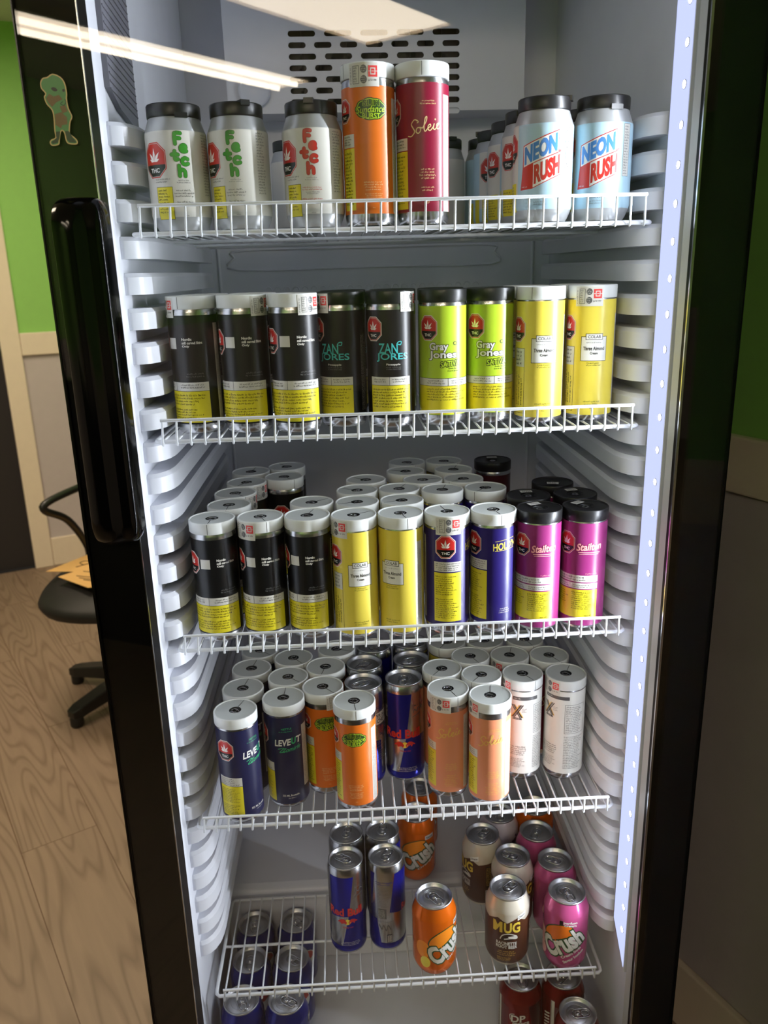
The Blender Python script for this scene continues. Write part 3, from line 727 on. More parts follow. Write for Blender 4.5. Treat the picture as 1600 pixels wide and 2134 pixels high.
def can(key, x, y, z, rot, label, group, cap='w', stamp=None, caprot=None, tab=None, sticker=None, scale=1.0):
    kind, parts = DES[key]
    pk = (key, cap)
    if pk not in PROTO:
        pr = [bpy.data.objects.new(n, me) for n, me, _ in parts]
        if kind == 'tall':
            c = bpy.data.objects.new('cap', CAPW if cap == 'w' else CAPB); c['turn'] = 'cap'; pr.append(c)
        elif kind == 'snap':
            c = bpy.data.objects.new('cap', CAPS); c['turn'] = 'cap'; c['label'] = 'black clip-on cap'; pr.append(c)
        else:
            l = bpy.data.objects.new('lid', LID_S if kind == 'soda' else LID_R); l['turn'] = 'tab'; pr.append(l)
            t = bpy.data.objects.new('pull_tab', TAB_S if kind == 'soda' else TAB_R); t['turn'] = 'tab'; pr.append(t)
        PROTO[pk] = pr
    az = math.atan2(x-CAM['loc'][0], y-CAM['loc'][1])   # the rows fan out toward whoever stocked them
    root = empty(KNAME[kind], (x, y, z), R(rot)-az, label, 'can', group)
    root.scale = (scale,)*3
    for p in PROTO[pk]:
        o = p.copy(); COL.objects.link(o); o.parent = root
        tr = o.get('turn')
        if tr:
            del o['turn']
            v = (caprot if caprot is not None else random.uniform(-170, 170)) if tr == 'cap' else (tab if tab is not None else random.uniform(-170, 170))
            o.rotation_euler = (0, 0, R(v-rot))
    if stamp is not None:
        s = link('excise_stamp', STAMP, root); s.rotation_euler = (0, 0, R(stamp-rot))
    if sticker is not None:
        s = link('cap_sticker', TOPST, root); s.rotation_euler = (0, 0, R(sticker-rot)); s['label'] = 'small white sticker'
    return root

# ---------------------------------------------------------------- the room (turned about 25 degrees to the cooler)
AX = Vector((.9092, .4163, 0)); BX = Vector((-.4163, .9092, 0))
SR, SL, TB, TF, CEIL = .594, -3.4, 3.44, -6.4, 2.5
RM = Matrix(((AX.x, BX.x, 0, 0), (AX.y, BX.y, 0, 0), (0, 0, 1, 0), (0, 0, 0, 1)))
mat('wall_green', (148, 204, 106), .6, bump=(300, .1)); mat('wall_grey', (196, 186, 188), .6, bump=(300, .1))
mat('trim_cream', (236, 220, 200), .5); mat('ceiling_white', (215, 212, 205), .8); mat('door_dark', (44, 40, 42), .5)
def wood_floor():
    m = bpy.data.materials.new('wood_floor'); m.use_nodes = True; nt = m.node_tree; b = nt.nodes['Principled BSDF']
    N = nt.nodes.new; L = nt.links.new
    tc = N('ShaderNodeTexCoord'); mp = N('ShaderNodeMapping'); mp.inputs['Rotation'].default_value = (0, 0, R(-FLOOR_ANG))
    L(tc.outputs['Object'], mp.inputs['Vector'])
    br = N('ShaderNodeTexBrick'); br.inputs['Scale'].default_value = 1; br.inputs['Brick Width'].default_value = 1.2; br.inputs['Row Height'].default_value = .19
    br.inputs['Mortar Size'].default_value = .0012; br.inputs['Color1'].default_value = (0, 0, 0, 1); br.inputs['Color2'].default_value = (1, 1, 1, 1); br.inputs['Mortar'].default_value = (.5, .5, .5, 1)
    L(mp.outputs[0], br.inputs['Vector'])
    # grain, stretched along the plank and shifted from plank to plank
    sep = N('ShaderNodeVectorMath'); sep.operation = 'MULTIPLY'; sep.inputs[1].default_value = (.9, 9, 1); L(mp.outputs[0], sep.inputs[0])
    ad = N('ShaderNodeVectorMath'); ad.operation = 'ADD'; L(sep.outputs[0], ad.inputs[0])
    sc = N('ShaderNodeVectorMath'); sc.operation = 'SCALE'; sc.inputs['Scale'].default_value = 9; L(br.outputs['Color'], sc.inputs[0]); L(sc.outputs[0], ad.inputs[1])
    n1 = N('ShaderNodeTexNoise'); n1.inputs['Scale'].default_value = .9; n1.inputs['Detail'].default_value = 1.5; n1.inputs['Roughness'].default_value = .4; L(ad.outputs[0], n1.inputs['Vector'])
    mul = N('ShaderNodeMath'); mul.operation = 'MULTIPLY'; mul.inputs[1].default_value = 40; L(n1.outputs['Fac'], mul.inputs[0])
    fr = N('ShaderNodeMath'); fr.operation = 'PINGPONG'; fr.inputs[1].default_value = 1; L(mul.outputs[0], fr.inputs[0])
    n2 = N('ShaderNodeTexNoise'); n2.inputs['Scale'].default_value = 6; n2.inputs['Detail'].default_value = 6; L(ad.outputs[0], n2.inputs['Vector'])
    cr = N('ShaderNodeValToRGB'); L(fr.outputs[0], cr.inputs[0])
    cr.color_ramp.elements[0].color = rgb((128, 106, 88)); cr.color_ramp.elements[0].position = 0; cr.color_ramp.elements[1].color = rgb((150, 127, 108)); cr.color_ramp.elements[1].position = .5
    mx = N('ShaderNodeMix'); mx.data_type = 'RGBA'; mx.blend_type = 'MULTIPLY'; mx.inputs[0].default_value = .5; L(cr.outputs[0], mx.inputs[6])
    c2 = N('ShaderNodeValToRGB'); L(n2.outputs['Fac'], c2.inputs[0]); c2.color_ramp.elements[0].color = (.55, .55, .55, 1); c2.color_ramp.elements[1].color = (1.2, 1.2, 1.2, 1); L(c2.outputs[0], mx.inputs[7])
    mo = N('ShaderNodeMix'); mo.data_type = 'RGBA'; L(br.outputs['Fac'], mo.inputs[0]); L(mx.outputs[2], mo.inputs[6]); mo.inputs[7].default_value = rgb((96, 70, 50))
    L(mo.outputs[2], b.inputs['Base Color']); b.inputs['Roughness'].default_value = .5
    MATS['wood_floor'] = m
FLOOR_ANG = 121
wood_floor()
def rbox(s0, t0, z0, s1, t1, z1, m, mb=None):
    mb = mb or MB(); return mb.box((s0, t0, z0), (s1, t1, z1), m, RM)
def struct(name, mb, bevel=None): return tag(mb.build(name, bevel=bevel), kind='structure')
struct('floor', rbox(SL, TF, -.05, SR, TB, 0, 'wood_floor'))
struct('ceiling', rbox(SL, TF, CEIL, SR, TB, CEIL+.05, 'ceiling_white'))
RZ = 1.07
def wall(name, s0, t0, s1, t1):
    mb = rbox(s0, t0, 0, s1, t1, RZ, 'wall_grey'); rbox(s0, t0, RZ, s1, t1, CEIL, 'wall_green', mb); return struct(name, mb)
wall('wall_right', SR, TF, SR+.08, TB)
wall('wall_left', SL-.08, TF, SL, TB)
wall('wall_front', SL, TF-.08, SR, TF)
wall('wall_added_shade', SR-.36, -.52, SR, -.44)  # added wall out of view, shades the right wall and door frame
D0, D1, DH = -1.16, -.285, 2.05          # doorway in the back wall
mb = rbox(D1, TB, 0, SR, TB+.08, RZ, 'wall_grey'); rbox(D1, TB, RZ, SR, TB+.08, CEIL, 'wall_green', mb)
rbox(SL, TB, 0, D0, TB+.08, RZ, 'wall_grey', mb); rbox(SL, TB, RZ, D0, TB+.08, CEIL, 'wall_green', mb); rbox(D0, TB, DH, D1, TB+.08, CEIL, 'wall_green', mb)
struct('wall_back', mb)
mb = rbox(D0, TB+.03, .005, D1, TB+.07, DH, 'door_dark')
d = struct('door_1', mb)
struct('wall_added_reflection', rbox(SL, -1.75, 0, SR-.5, -1.65, 1.05, 'black_plastic'))  # low black wall added behind the camera to darken the door's reflections
hn = MB(); hn.tube([RM @ Vector(p) for p in ((-1.08, TB+.03, .98), (-1.08, TB-.03, .98), (-.98, TB-.035, .98))], .009, 'silver', 10); hn.build('door_handle', d)
# casing, chair rail, baseboards
mb = rbox(D1, TB-.018, 0, D1+.088, TB, DH+.088, 'trim_cream'); rbox(D0-.088, TB-.018, 0, D0, TB, DH+.088, 'trim_cream', mb); rbox(D0, TB-.018, DH, D1, TB, DH+.088, 'trim_cream', mb)
struct('trim_1', mb, .004)
struct('trim_2', rbox(D1+.089, TB-.02, RZ, SR-.021, TB, 1.175, 'trim_cream'), .004)
struct('trim_3', rbox(SR-.02, TF, RZ, SR, TB, 1.158, 'trim_cream'), .004)
struct('baseboard_back', rbox(D1+.089, TB-.015, 0, SR-.021, TB, .147, 'trim_cream'), .004)
struct('baseboard_right', rbox(SR-.015, TF, 0, SR, TB, .14, 'trim_cream'), .004)

struct('trim_added_shade', rbox(SR-.36, -.44, RZ, SR-.021, -.425, 1.158, 'trim_cream'), .004)  # rail on the added shading wall

# ceiling fittings
emit('troffer_glow', (1, .83, .62, 1), TROFFER)
emit('tube_glow', (1, .86, .66, 1), TROFFER*1.8)
LA = math.atan2(.764, -.645)
def troffer(x, y, ln, wd, label, tubes=0, name='ceiling_light', ang=LA):
    r = empty(name, (x, y, CEIL), ang, label, 'ceiling light', None)
    mb = MB(); h = .045; mb.box((-ln/2, -wd/2, -h), (ln/2, -wd/2+.02, 0), 'trim_cream'); mb.box((-ln/2, wd/2-.02, -h), (ln/2, wd/2, 0), 'trim_cream')
    mb.box((-ln/2, -wd/2, -h), (-ln/2+.02, wd/2, 0), 'trim_cream'); mb.box((ln/2-.02, -wd/2, -h), (ln/2, wd/2, 0), 'trim_cream'); mb.build('housing', r)
    mb = MB(); mb.box((-ln/2+.02, -wd/2+.02, -h+.012), (ln/2-.02, wd/2-.02, -h+.018), 'troffer_glow'); mb.build('diffuser', r)
    for k in range(tubes):
        yy = (k-(tubes-1)/2)*wd*.42
        t = MB(); t.tube([(-ln/2+.05, yy, -h-.008), (ln/2-.05, yy, -h-.008)], .014, 'tube_glow', 12); t.build('tube', r)
    return r
troffer(-1.08, -3.53, 2.4, .34, 'long warm fluorescent ceiling strip behind the viewer, reflected at upper left of the glass', 2)
troffer(-.09, -2.99, 1.2, .52, 'wide warm ceiling panel reflected at top centre of the glass door', 0)
troffer(-1.1, 1.7, 1.2, .52, 'added unseen ceiling lamp that brightens the back wall on the dark doorway side', 0, ang=LA)  # added lamp, out of view, lifts the light on the back wall
troffer(-1.9, .6, 1.2, .52, 'added unseen ceiling lamp brightening the room left of the cooler, beside the office chair', 0, ang=LA)  # second added lamp, unseen, brightens the left side of the room

# ---------------------------------------------------------------- the display cooler
ZS = [1.4567, 1.2259, .9557, .6891, .396]
XW = .303; ZF = .228; ZT = 1.86; YB = .52
root = empty('display_cooler', (0, .25, 0), 0, 'tall black glass-door drinks cooler with white interior and lit side strip', 'cooler')
OFF = Matrix.Translation((0, -.25, 0))
def part(mb, name, parent=root, bevel=None):
    o = mb.build(name, parent, bevel=bevel)
    if parent is root: o.location = (0, -.25, 0)
    return o
# outer cabinet
mb = MB()
mb.box((-.365, -.055, .06), (-.325, .6, 1.98), 'black_paint'); mb.box((.325, -.055, .06), (.365, .6, 1.98), 'black_paint')
mb.box((-.325, .56, .06), (.325, .6, 1.98), 'black_paint'); mb.box((-.325, -.055, 1.90), (.325, .56, 1.98), 'black_paint'); mb.box((-.325, -.055, .06), (.325, .56, .19), 'black_paint')
part(mb, 'cabinet')
for sx in (-1, 1):
    for y in (.0, .54):
        mb = MB(); mb.lathe([(.022, 0), (.022, .012), (.012, .014), (.012, .06)], 'black_plastic', 20, c=(sx*.32, y, 0)); mb.disc(.022, 0, 'black_plastic', 20, (sx*.32, y), False)
        part(mb, 'foot')
# moulded liner
def rib_outline(sx, x_in=.2735):
    pts = [(XW, .002), (.298, .0025), (.290, .006), (.283, .014), (.2775, .026), (x_in+.0008, .043), (x_in, .062), (x_in, .455), (.279, .475), (.289, .487), (XW, .492)]
    return [(sx*x, y) for x, y in pts]
RIBZ = [ZS[0]-.0015+.0385*k for k in range(-26, 4)]
for sx, nm in ((-1, 'left_liner_wall'), (1, 'right_liner_wall')):
    mb = MB()
    x0, x1 = sorted((sx*XW, sx*.3249)); mb.box((x0, -.055, .19), (x1, YB, ZT+.04), 'liner_white')
    for zt in RIBZ:
        if zt-.0235 < .455: continue
        mb.prism(rib_outline(sx), zt-.0235, zt-.0045, 'liner_white', smooth=True)
        q = [(sx*(abs(x)+ (0 if abs(x) > .3 else .0035)), y+(.003 if y < .09 else 0)) for x, y in rib_outline(sx)]
        n = len(q); top = rib_outline(sx)
        vs = [(x, y, zt-.0045) for x, y in top]+[(x, y, zt) for x, y in q]
        mb.add(vs, [tuple(range(n, 2*n))], 'liner_white'); mb.add(vs, [(i, (i+1) % n, n+(i+1) % n, n+i) for i in range(n)], 'liner_white', True)
    part(mb, nm)
mb = MB(); mb.box((-XW, YB, .19), (XW, YB+.02, ZT+.04), 'liner_white')
# embossed outlines and the row of bumps on the back wall
pt = smooth_path([(-.23, YB, 1.452), (-.245, YB, 1.44), (-.24, YB, 1.42), (0, YB, 1.42), (.2, YB, 1.42), (.205, YB, 1.44), (.19, YB, 1.452), (0, YB, 1.452)], 4, True)
mb.tube([(p.x, YB-.0005, p.z) for p in pt], .0022, 'liner_white', 6, closed=True)
for k in range(24):
    cx = -.19+k*.0158; mb.tube([(cx+.0055*cos(t), YB-.0005, 1.384+.0062*sin(t)) for t in [pi*j/8 for j in range(9)]], .0009, 'liner_white', 5)
mb.tube([(-.26, YB-.0005, 1.372), (.26, YB-.0005, 1.372)], .0011, 'liner_white', 5)
for sx in (-1, 1): mb.tube([(sx*.272, YB-.001, .4), (sx*.272, YB-.001, 1.6)], .0025, 'liner_white', 6)
part(mb, 'back_liner_wall')
mb = MB(); mb.box((-XW, -.055, .19), (XW, YB, ZF), 'liner_white'); part(mb, 'liner_floor', bevel=None)
mb = MB(); mb.prism([(.224, ZF), (.224, .36), (.212, .378), (.215, .388), (.23, .393), (YB, .393), (YB, ZF)], -XW, XW, 'liner_white', axis='x', smooth=False); part(mb, 'compressor_hump', bevel=.006)
mb = MB(); mb.box((-XW, -.055, ZT), (XW, YB, ZT+.04), 'liner_white'); part(mb, 'liner_ceiling')

# fan panel with slots at the top of the back wall
def slot_panel():
    cu = bpy.data.curves.new('panel', 'CURVE'); cu.dimensions = '2D'; cu.fill_mode = 'BOTH'; cu.extrude = .0012; cu.resolution_u = 1
    def spl(pts):
        s = cu.splines.new('POLY'); s.points.add(len(pts)-1); s.use_cyclic_u = True
        for p, q in zip(s.points, pts): p.co = (q[0], q[1], 0, 1)
    def rr(x0, z0, x1, z1, r, n=5):
        out = []
        for cx, cz, a0 in ((x1-r, z0+r, -90), (x1-r, z1-r, 0), (x0+r, z1-r, 90), (x0+r, z0+r, 180)):
            out += [(cx+r*cos(R(a0+90*k/n)), cz+r*sin(R(a0+90*k/n))) for k in range(n+1)]
        return out
    spl(rr(-.228, 1.652, .236, 1.85, .012))
    for row in range(8):
        z = 1.7625-.0158*row; w_, cnt = ((.042, 5), (.0267, 7))[row % 2]; pitch = (.264-w_)/(cnt-1)
        for k in range(cnt):
            x = -.130+k*pitch; spl(rr(x, z-.0042, x+w_, z+.0042, .0041, 4)[::-1])
    ob = bpy.data.objects.new('panel', cu); me = ob.to_mesh()
    mb = MB(); mb.add([(v.co.x, .45+v.co.z, v.co.y) for v in me.vertices], [tuple(p.vertices) for p in me.polygons], 'liner_white')
    ob.to_mesh_clear(); bpy.data.objects.remove(ob)
    return mb
fp = part(slot_panel(), 'fan_panel')
mb = MB(); mb.box((-.228, .4515, 1.652), (-.215, YB, 1.85), 'liner_white'); mb.box((.223, .4515, 1.652), (.236, YB, 1.85), 'liner_white'); mb.box((-.215, .4515, 1.652), (.223, YB, 1.657), 'liner_white')
mb.build('fan_housing', fp)
mb = MB(); mb.box((-.2, .49, 1.66), (.2, .515, 1.84), 'black_plastic')
for k in range(16): mb.box((-.19+k*.025, .478, 1.665), (-.186+k*.025, .49, 1.835), 'black_plastic')
mb.build('evaporator_fins', fp)
mb = MB(); mb.lathe([(.0001, .0), (.021, .0), (.024, .002), (.025, .006)], 'liner_white', 32)
o = mb.build('sensor_cover', fp); o.rotation_euler = (R(90), 0, 0); o.location = (-.185, .4475, 1.685)
# ribbed grey vent panel on the left wall
mb = MB(); mb.prism([(.012, 1.60), (.05, 1.592), (.128, 1.585), (.128, 1.80), (.012, 1.80)], -.302, -.296, 'vent_grey' if 'vent_grey' in MATS else 'liner_white', axis='x')
mat('vent_grey', (112, 112, 122), .5)
mb = MB(); mb.prism([(.012, 1.605), (.05, 1.590), (.128, 1.578), (.128, 1.80), (.012, 1.80)], -.3029, -.297, 'vent_grey', axis='x')
for k in range(26):
    z0 = 1.60+k*.0078; mb.tube([(-.2968, .014, z0+.004), (-.2968, .126, z0-.006)], .0010, 'vent_grey', 4)
part(mb, 'side_vent')

# light strip on the right jamb
emit('led_glow', (.86, .92, 1, 1), LED_POWER); emit('led_cover', (.56, .62, 1, 1), LED_COVER)
mat('led_rail', (214, 218, 228), .3)
mb = MB(); mb.prism([(-.0535, .452), (-.003, .500), (-.003, 1.84), (-.0535, 1.84)], .2985, .3028, 'led_rail', axis='x'); st = part(mb, 'light_strip')
mb = MB(); mb.prism([(-.0515, .459), (-.0055, .503), (-.0055, 1.83), (-.0515, 1.83)], .2978, .2984, 'led_cover', axis='x'); mb.build('strip_cover', st)
for k in range(35):
    zc = .515+k*.0383
    mb = MB(); mb.disc(.0038, .0009, 'led_glow', 14); mb.lathe([(.0046, .0), (.0046, .0008), (.0038, .0008)], 'led_rail', 14)
    o = mb.build('light_diode', st); o.rotation_euler = (0, R(-90), 0); o.location = (.2977, -.041, zc)
ld = bpy.data.lights.new('light_strip_lamp', 'AREA'); ld.shape = 'RECTANGLE'; ld.size = 1.33; ld.size_y = .006; ld.energy = LED_WATTS; ld.color = (.86, .91, 1); ld.spread = R(104)
lo = bpy.data.objects.new('light_strip_lamp', ld); COL.objects.link(lo); lo.rotation_euler = (0, R(90), 0); lo.location = (.2963, -.041, 1.165)
mat('gasket', (120, 122, 126), .5); mat('frame_grey', (186, 186, 182), .4)
mb = MB()
for sx in (-1, 1):
    x0, x1 = sorted((sx*.305, sx*.325)); mb.box((x0, -.0605, .2), (x1, -.0552, 1.88), 'gasket')
part(mb, 'gasket')

# door: black frame, glass, chrome line, handle, sticker
dr = empty('door', (0, 0, 0)); dr.parent = root; dr.location = (0, -.25, 0)
FX0, FX1, IX0, IX1, DZ0, DZ1 = -.3465, .352, -.2925, .2975, .14, 1.93
mb = MB()
mb.box((FX0, -.0955, DZ0), (IX0, -.084, DZ1), 'frame_black'); mb.box((IX1, -.0955, DZ0), (FX1, -.084, DZ1), 'frame_black')
mb.box((IX0, -.0955, DZ1-.06), (IX1, -.084, DZ1), 'frame_black'); mb.box((IX0, -.0955, DZ0), (IX1, -.084, DZ0+.07), 'frame_black')
mb.box((FX0, -.084, DZ0), (FX0+.02, -.061, DZ1), 'frame_black'); mb.box((FX1-.02, -.084, DZ0), (FX1, -.061, DZ1), 'frame_black')
for xa in (FX0-.0016, FX1): mb.box((xa, -.1004, DZ0), (xa+.0016, -.061, DZ1), 'frame_black')
mb.build('door_frame', dr)
mb = MB(); mb.box((FX0+.02, -.084, DZ0), (IX0-.0005, -.061, DZ1), 'frame_black'); mb.box((IX1+.002, -.084, DZ0), (FX1-.02, -.061, DZ1), 'frame_grey')
mb.box((IX0-.002, -.084, DZ1-.05), (IX1+.002, -.061, DZ1), 'frame_grey'); mb.box((IX0-.002, -.084, DZ0), (IX1+.002, -.061, DZ0+.06), 'frame_grey')
mb.build('inner_profile', dr)
mb = MB(); mb.box((FX0, -.1005, DZ0), (FX1, -.0965, DZ1), 'door_glass'); mb.build('glass_pane', dr)
mb = MB()
for x, hw in ((IX0, .0005), (IX1, .0012)): mb.box((x-hw, -.0962, DZ0+.07), (x+hw, -.0935, DZ1-.06), 'silver')
mb.build('spacer_bar', dr)
# handle
mb = MB()
def handle():
    zt, zb, xc, hw = 1.486, 1.140, -.3075, .0245
    n = 26; rings = []
    for k in range(n+1):
        t = k/n; z = zb+(zt-zb)*t
        e = min((z-zb), (zt-z)); f = math.sqrt(max(0, 1-(1-min(1, e/.024))**2)); f = max(f, .02)
        rings.append((z, f))
    extra = [.0, .0015, .004, .008, .014, .024]
    zs = sorted(set([zb+e for e in extra]+[zt-e for e in extra]+[zb+(zt-zb)*k/10 for k in range(1, 10)]))
    prof = []  # cross-section: bulging grip on the left, a shallow scoop on the right
    P = [(-.0245, .0), (-.0245, -.018), (-.0235, -.028), (-.020, -.036), (-.012, -.040), (-.003, -.040), (.003, -.037), (.007, -.031), (.011, -.029), (.016, -.0285), (.0205, -.026), (.0235, -.020), (.0245, -.012), (.0245, 0)]
    vs = []; m = len(P)
    for z in zs:
        e = min(z-zb, zt-z); f = math.sqrt(max(0, 1-(1-min(1, e/.024))**2)); f = max(f, .05); g = .55+.45*f
        for x, y in P: vs.append((xc+x*g, -.1005+y*(.25+.75*f), z))
    fs = []
    for j in range(len(zs)-1):
        for i in range(m-1): fs.append((j*m+i, j*m+i+1, (j+1)*m+i+1, (j+1)*m+i))
    mb.add(vs, fs, 'black_gloss', True); mb.add(vs[:m], [tuple(range(m))], 'black_gloss', True); mb.add(vs[-m:], [tuple(range(m))], 'black_gloss', True)
handle(); mb.build('handle', dr)
# vinyl sticker of a green alien
a = Art()
OUT = [(-8, 31), (-3, 34), (4, 32), (8, 27), (9.5, 18), (9, 14), (10, 6), (13, -1), (11, -6), (10, -12), (10, -16), (14, -19), (16.5, -22), (15.5, -25), (8, -25), (5.5, -22), (4.5, -16), (2.5, -14), (1, -17), (0, -22), (-1, -26), (-7, -27.5), (-9.5, -25), (-8, -22), (-4, -20), (-4.5, -14), (-4.5, -4), (-5.5, 3), (-10, 8), (-12, 14), (-10.5, 17), (-14, 21), (-14.5, 26), (-12, 30)]
P = [(p.x, p.y) for p in smooth_path([(x, y, 0) for x, y in OUT], 3, True)]
a.poly(P, 'ink_cream', 0)
cx = sum(p[0] for p in P)/len(P)
def inset(P, d):
    out = []
    for i, p in enumerate(P):
        q0, q1 = P[i-1], P[(i+1) % len(P)]; dx, dy = q1[0]-q0[0], q1[1]-q0[1]; l = math.hypot(dx, dy) or 1
        out.append((p[0]+dy/l*-d*-1, p[1]-dx/l*-d*-1))
    return out
I1 = inset(P, 1.1)
a.poly(I1, 'ink_alien', 1)
a.poly([(-7, 17), (-3, 15), (2, 16.5), (5, 13), (-1, 10), (-5, 6), (-8, 9), (-10, 13)], 'ink_alien_brown', 2); a.poly([(2, 7), (7, 8), (9, 3), (4, 1)], 'ink_alien_brown', 2)
a.poly([(-3, 0), (3, 2), (8, -2), (8, -8), (3, -9), (2, -12), (-3, -9)], 'ink_alien_brown', 2)
a.poly([(-3.2, -15), (1, -14.5), (0, -20), (-2, -24.5), (-7, -26), (-7.8, -24), (-3, -20.5)], 'ink_dgreen', 2); a.poly([(5.2, -14), (9, -14), (12.5, -19.5), (15, -22.5), (14.5, -23.6), (9, -23.6), (6.5, -21)], 'ink_dgreen', 2)
a.ell(-2, 21, 2.8, 1.6, 'ink_black', 3, 14, rot=-.25); a.ell(6.4, 20.6, 1.2, 1.3, 'ink_black', 3, 12)
a.ribbon([(5, 11), (3, 9), (6, 8), (8, 11), (7, 13)], .5, 'ink_black', 3)
me = a.flat('alien_sticker', Matrix.Translation((-.3195, -.1006, 1.5595)) @ Matrix.Rotation(R(4), 4, 'Y') @ Matrix.Rotation(R(90), 4, 'X'), eps=.00006)
st = link('alien_sticker', me, dr); st['label'] = 'green alien sticker with cream outline'

# ---------------------------------------------------------------- wire shelves
SN = ['top wire shelf carrying short cans and two tall ones', 'second wire shelf from the top, full of tall cans in one line',
      'middle wire shelf under the magenta and indigo cans', 'fourth wire shelf with navy, orange and peach cans', 'lowest wire shelf holding the soda cans, shorter than the others']
def shelf(i):
    z = ZS[i]; hw = .2873; depth = .47 if i < 4 else .188; n = 34 if i < 4 else 30
    r = empty('wire_shelf', (0, 0, z), 0, SN[i], 'shelf', 'white wire shelves in the cooler')
    ins = .014 if i < 4 else .017
    mb = MB(); path = [(-hw+.004, depth, 0), (-hw+.0005, depth-.005, 0), (-hw, depth-.012, 0), (-hw, .012, 0), (-hw+.0008, .004, 0), (-hw+.005, 0, 0),
        (hw-.005, 0, 0), (hw-.0008, .004, 0), (hw, .012, 0), (hw, depth-.012, 0), (hw-.0005, depth-.005, 0), (hw-.004, depth, 0)]
    mb.tube(path, .0026, 'wire_white', 8, closed=True); mb.build('frame', r)
    bars = [.16, .32] if i < 4 else [.093]
    for y in bars:
        mb = MB(); mb.tube([(-hw, y, -.0028), (hw, y, -.0028)], .0022, 'wire_white', 8); mb.build('cross_bar', r)
    xs = [-(hw-ins)+2*(hw-ins)*k/n for k in range(n+1)]
    mb = MB(); top = (-.0165, .0281)
    for x in xs:
        xb = x*1.015
        mb.tube([(xb, depth, .0016), (xb, .004, .0016), (xb, -.0015, .0002), (xb, -.0042, -.0035), (xb, -.0062, -.0022), (x+(xb-x)*.8, -.0085, .004), (x, top[0], top[1]-.003), (x, top[0], top[1])], .0013, 'wire_white', 6)
    mb.build('wires', r)
    mb = MB(); mb.tube([(xs[0]-.002, top[0], top[1]), (xs[-1]+.002, top[0], top[1])], .0019, 'wire_white', 8); mb.build('top_rail', r)
for i in range(5): shelf(i)

# ---------------------------------------------------------------- cans, shelf by shelf
def row(si, entries):
    z = ZS[si]+.003 if si < 5 else ZF
    rad = {'tall': .0296, 'rb': .0288, 'soda': .0333, 'snap': .0337}
    P = [[e[1], e[2], rad[DES[e[0]][0]]] for e in entries]
    for _ in range(300):                       # let touching cans settle side by side
        for i in range(len(P)):
            for j in range(i):
                dx, dy = P[i][0]-P[j][0], P[i][1]-P[j][1]; d = math.hypot(dx, dy); m = P[i][2]+P[j][2]
                if d < m:
                    k = (m-d)/2/d; P[i][0] += dx*k; P[i][1] += dy*k; P[j][0] -= dx*k; P[j][1] -= dy*k
        if si < 5:
            for p in P: p[0] = max(-.2722+p[2], min(.2722-p[2], p[0])); p[1] = max(p[1], .0315 if si != 3 else .028)
    for e, p in zip(entries, P):
        key, x, y, rot, label, group = e[:6]; kw = e[6] if len(e) > 6 else {}
        x, y = p[0], p[1]
        can(key, x, y, kw.pop('z', z), rot, label, group, **kw)
# rotation: 0 shows the logo to the front; negative turns it to the viewer's left
SC = dict(scale=1.01)
row(0, [
 ('fetchg', -.2383, .038, 12, 'leftmost short can on the top shelf, white with green bubble letters', 'white short cans with bubble letters', dict(caprot=15, **SC)),
 ('fetchg', -.1705, .040, -5, 'white short can with green bubble letters, second from left on the top shelf', 'white short cans with bubble letters', dict(caprot=-160, **SC)),
 ('fetchr', -.088, .038, 0, 'white short can with red bubble letters beside the orange tall can', 'white short cans with bubble letters', dict(caprot=175, **SC)),
 ('sundance', -.025, .034, 6, 'orange tall can with dark green badge on the top shelf', 'tall cans on the top shelf', dict(stamp=-8, scale=1.02)),
 ('solei', .0345, .034, 2, 'crimson tall can with cream script and white cap on the top shelf', 'tall cans on the top shelf', dict(caprot=0, scale=1.02)),
 ('neon', .172, .036, 4, 'pale blue short can with slanted logo, second from right on the top shelf', 'pale blue short cans', dict(caprot=-100, **SC)),
 ('neon', .2395, .038, 2, 'rightmost pale blue short can on the top shelf, beside the lit strip', 'pale blue short cans', dict(caprot=30, **SC)),
 ('neon', .170, .1055, 35, 'pale blue short can directly behind the front one in the left pale blue column', 'pale blue short cans', dict(caprot=20)),
 ('neon', .1653, .174, 28, 'third pale blue short can from the front of its column on the top shelf', 'pale blue short cans', dict(caprot=60)),
 ('neon', .158, .242, 60, 'fourth pale blue short can from the front, its red octagon facing the glass', 'pale blue short cans', dict(caprot=90)),
 ('neon', .156, .310, 76, 'rearmost pale blue short can of the column on the top shelf', 'pale blue short cans', {}),
 ('neon', .238, .107, 20, 'pale blue short can whose lid just shows behind the rightmost one, top shelf', 'pale blue short cans', {}),
 ('fetchg', .088, .305, 180, 'pale short can standing alone at the back, right of the crimson can', 'white short cans with bubble letters', {}),
 ('fetchr', -.123, .295, 150, 'short can with black lid at the back between two lettered white cans', 'white short cans with bubble letters', {}),
])
G2 = 'black label tall cans with white caps, second shelf'
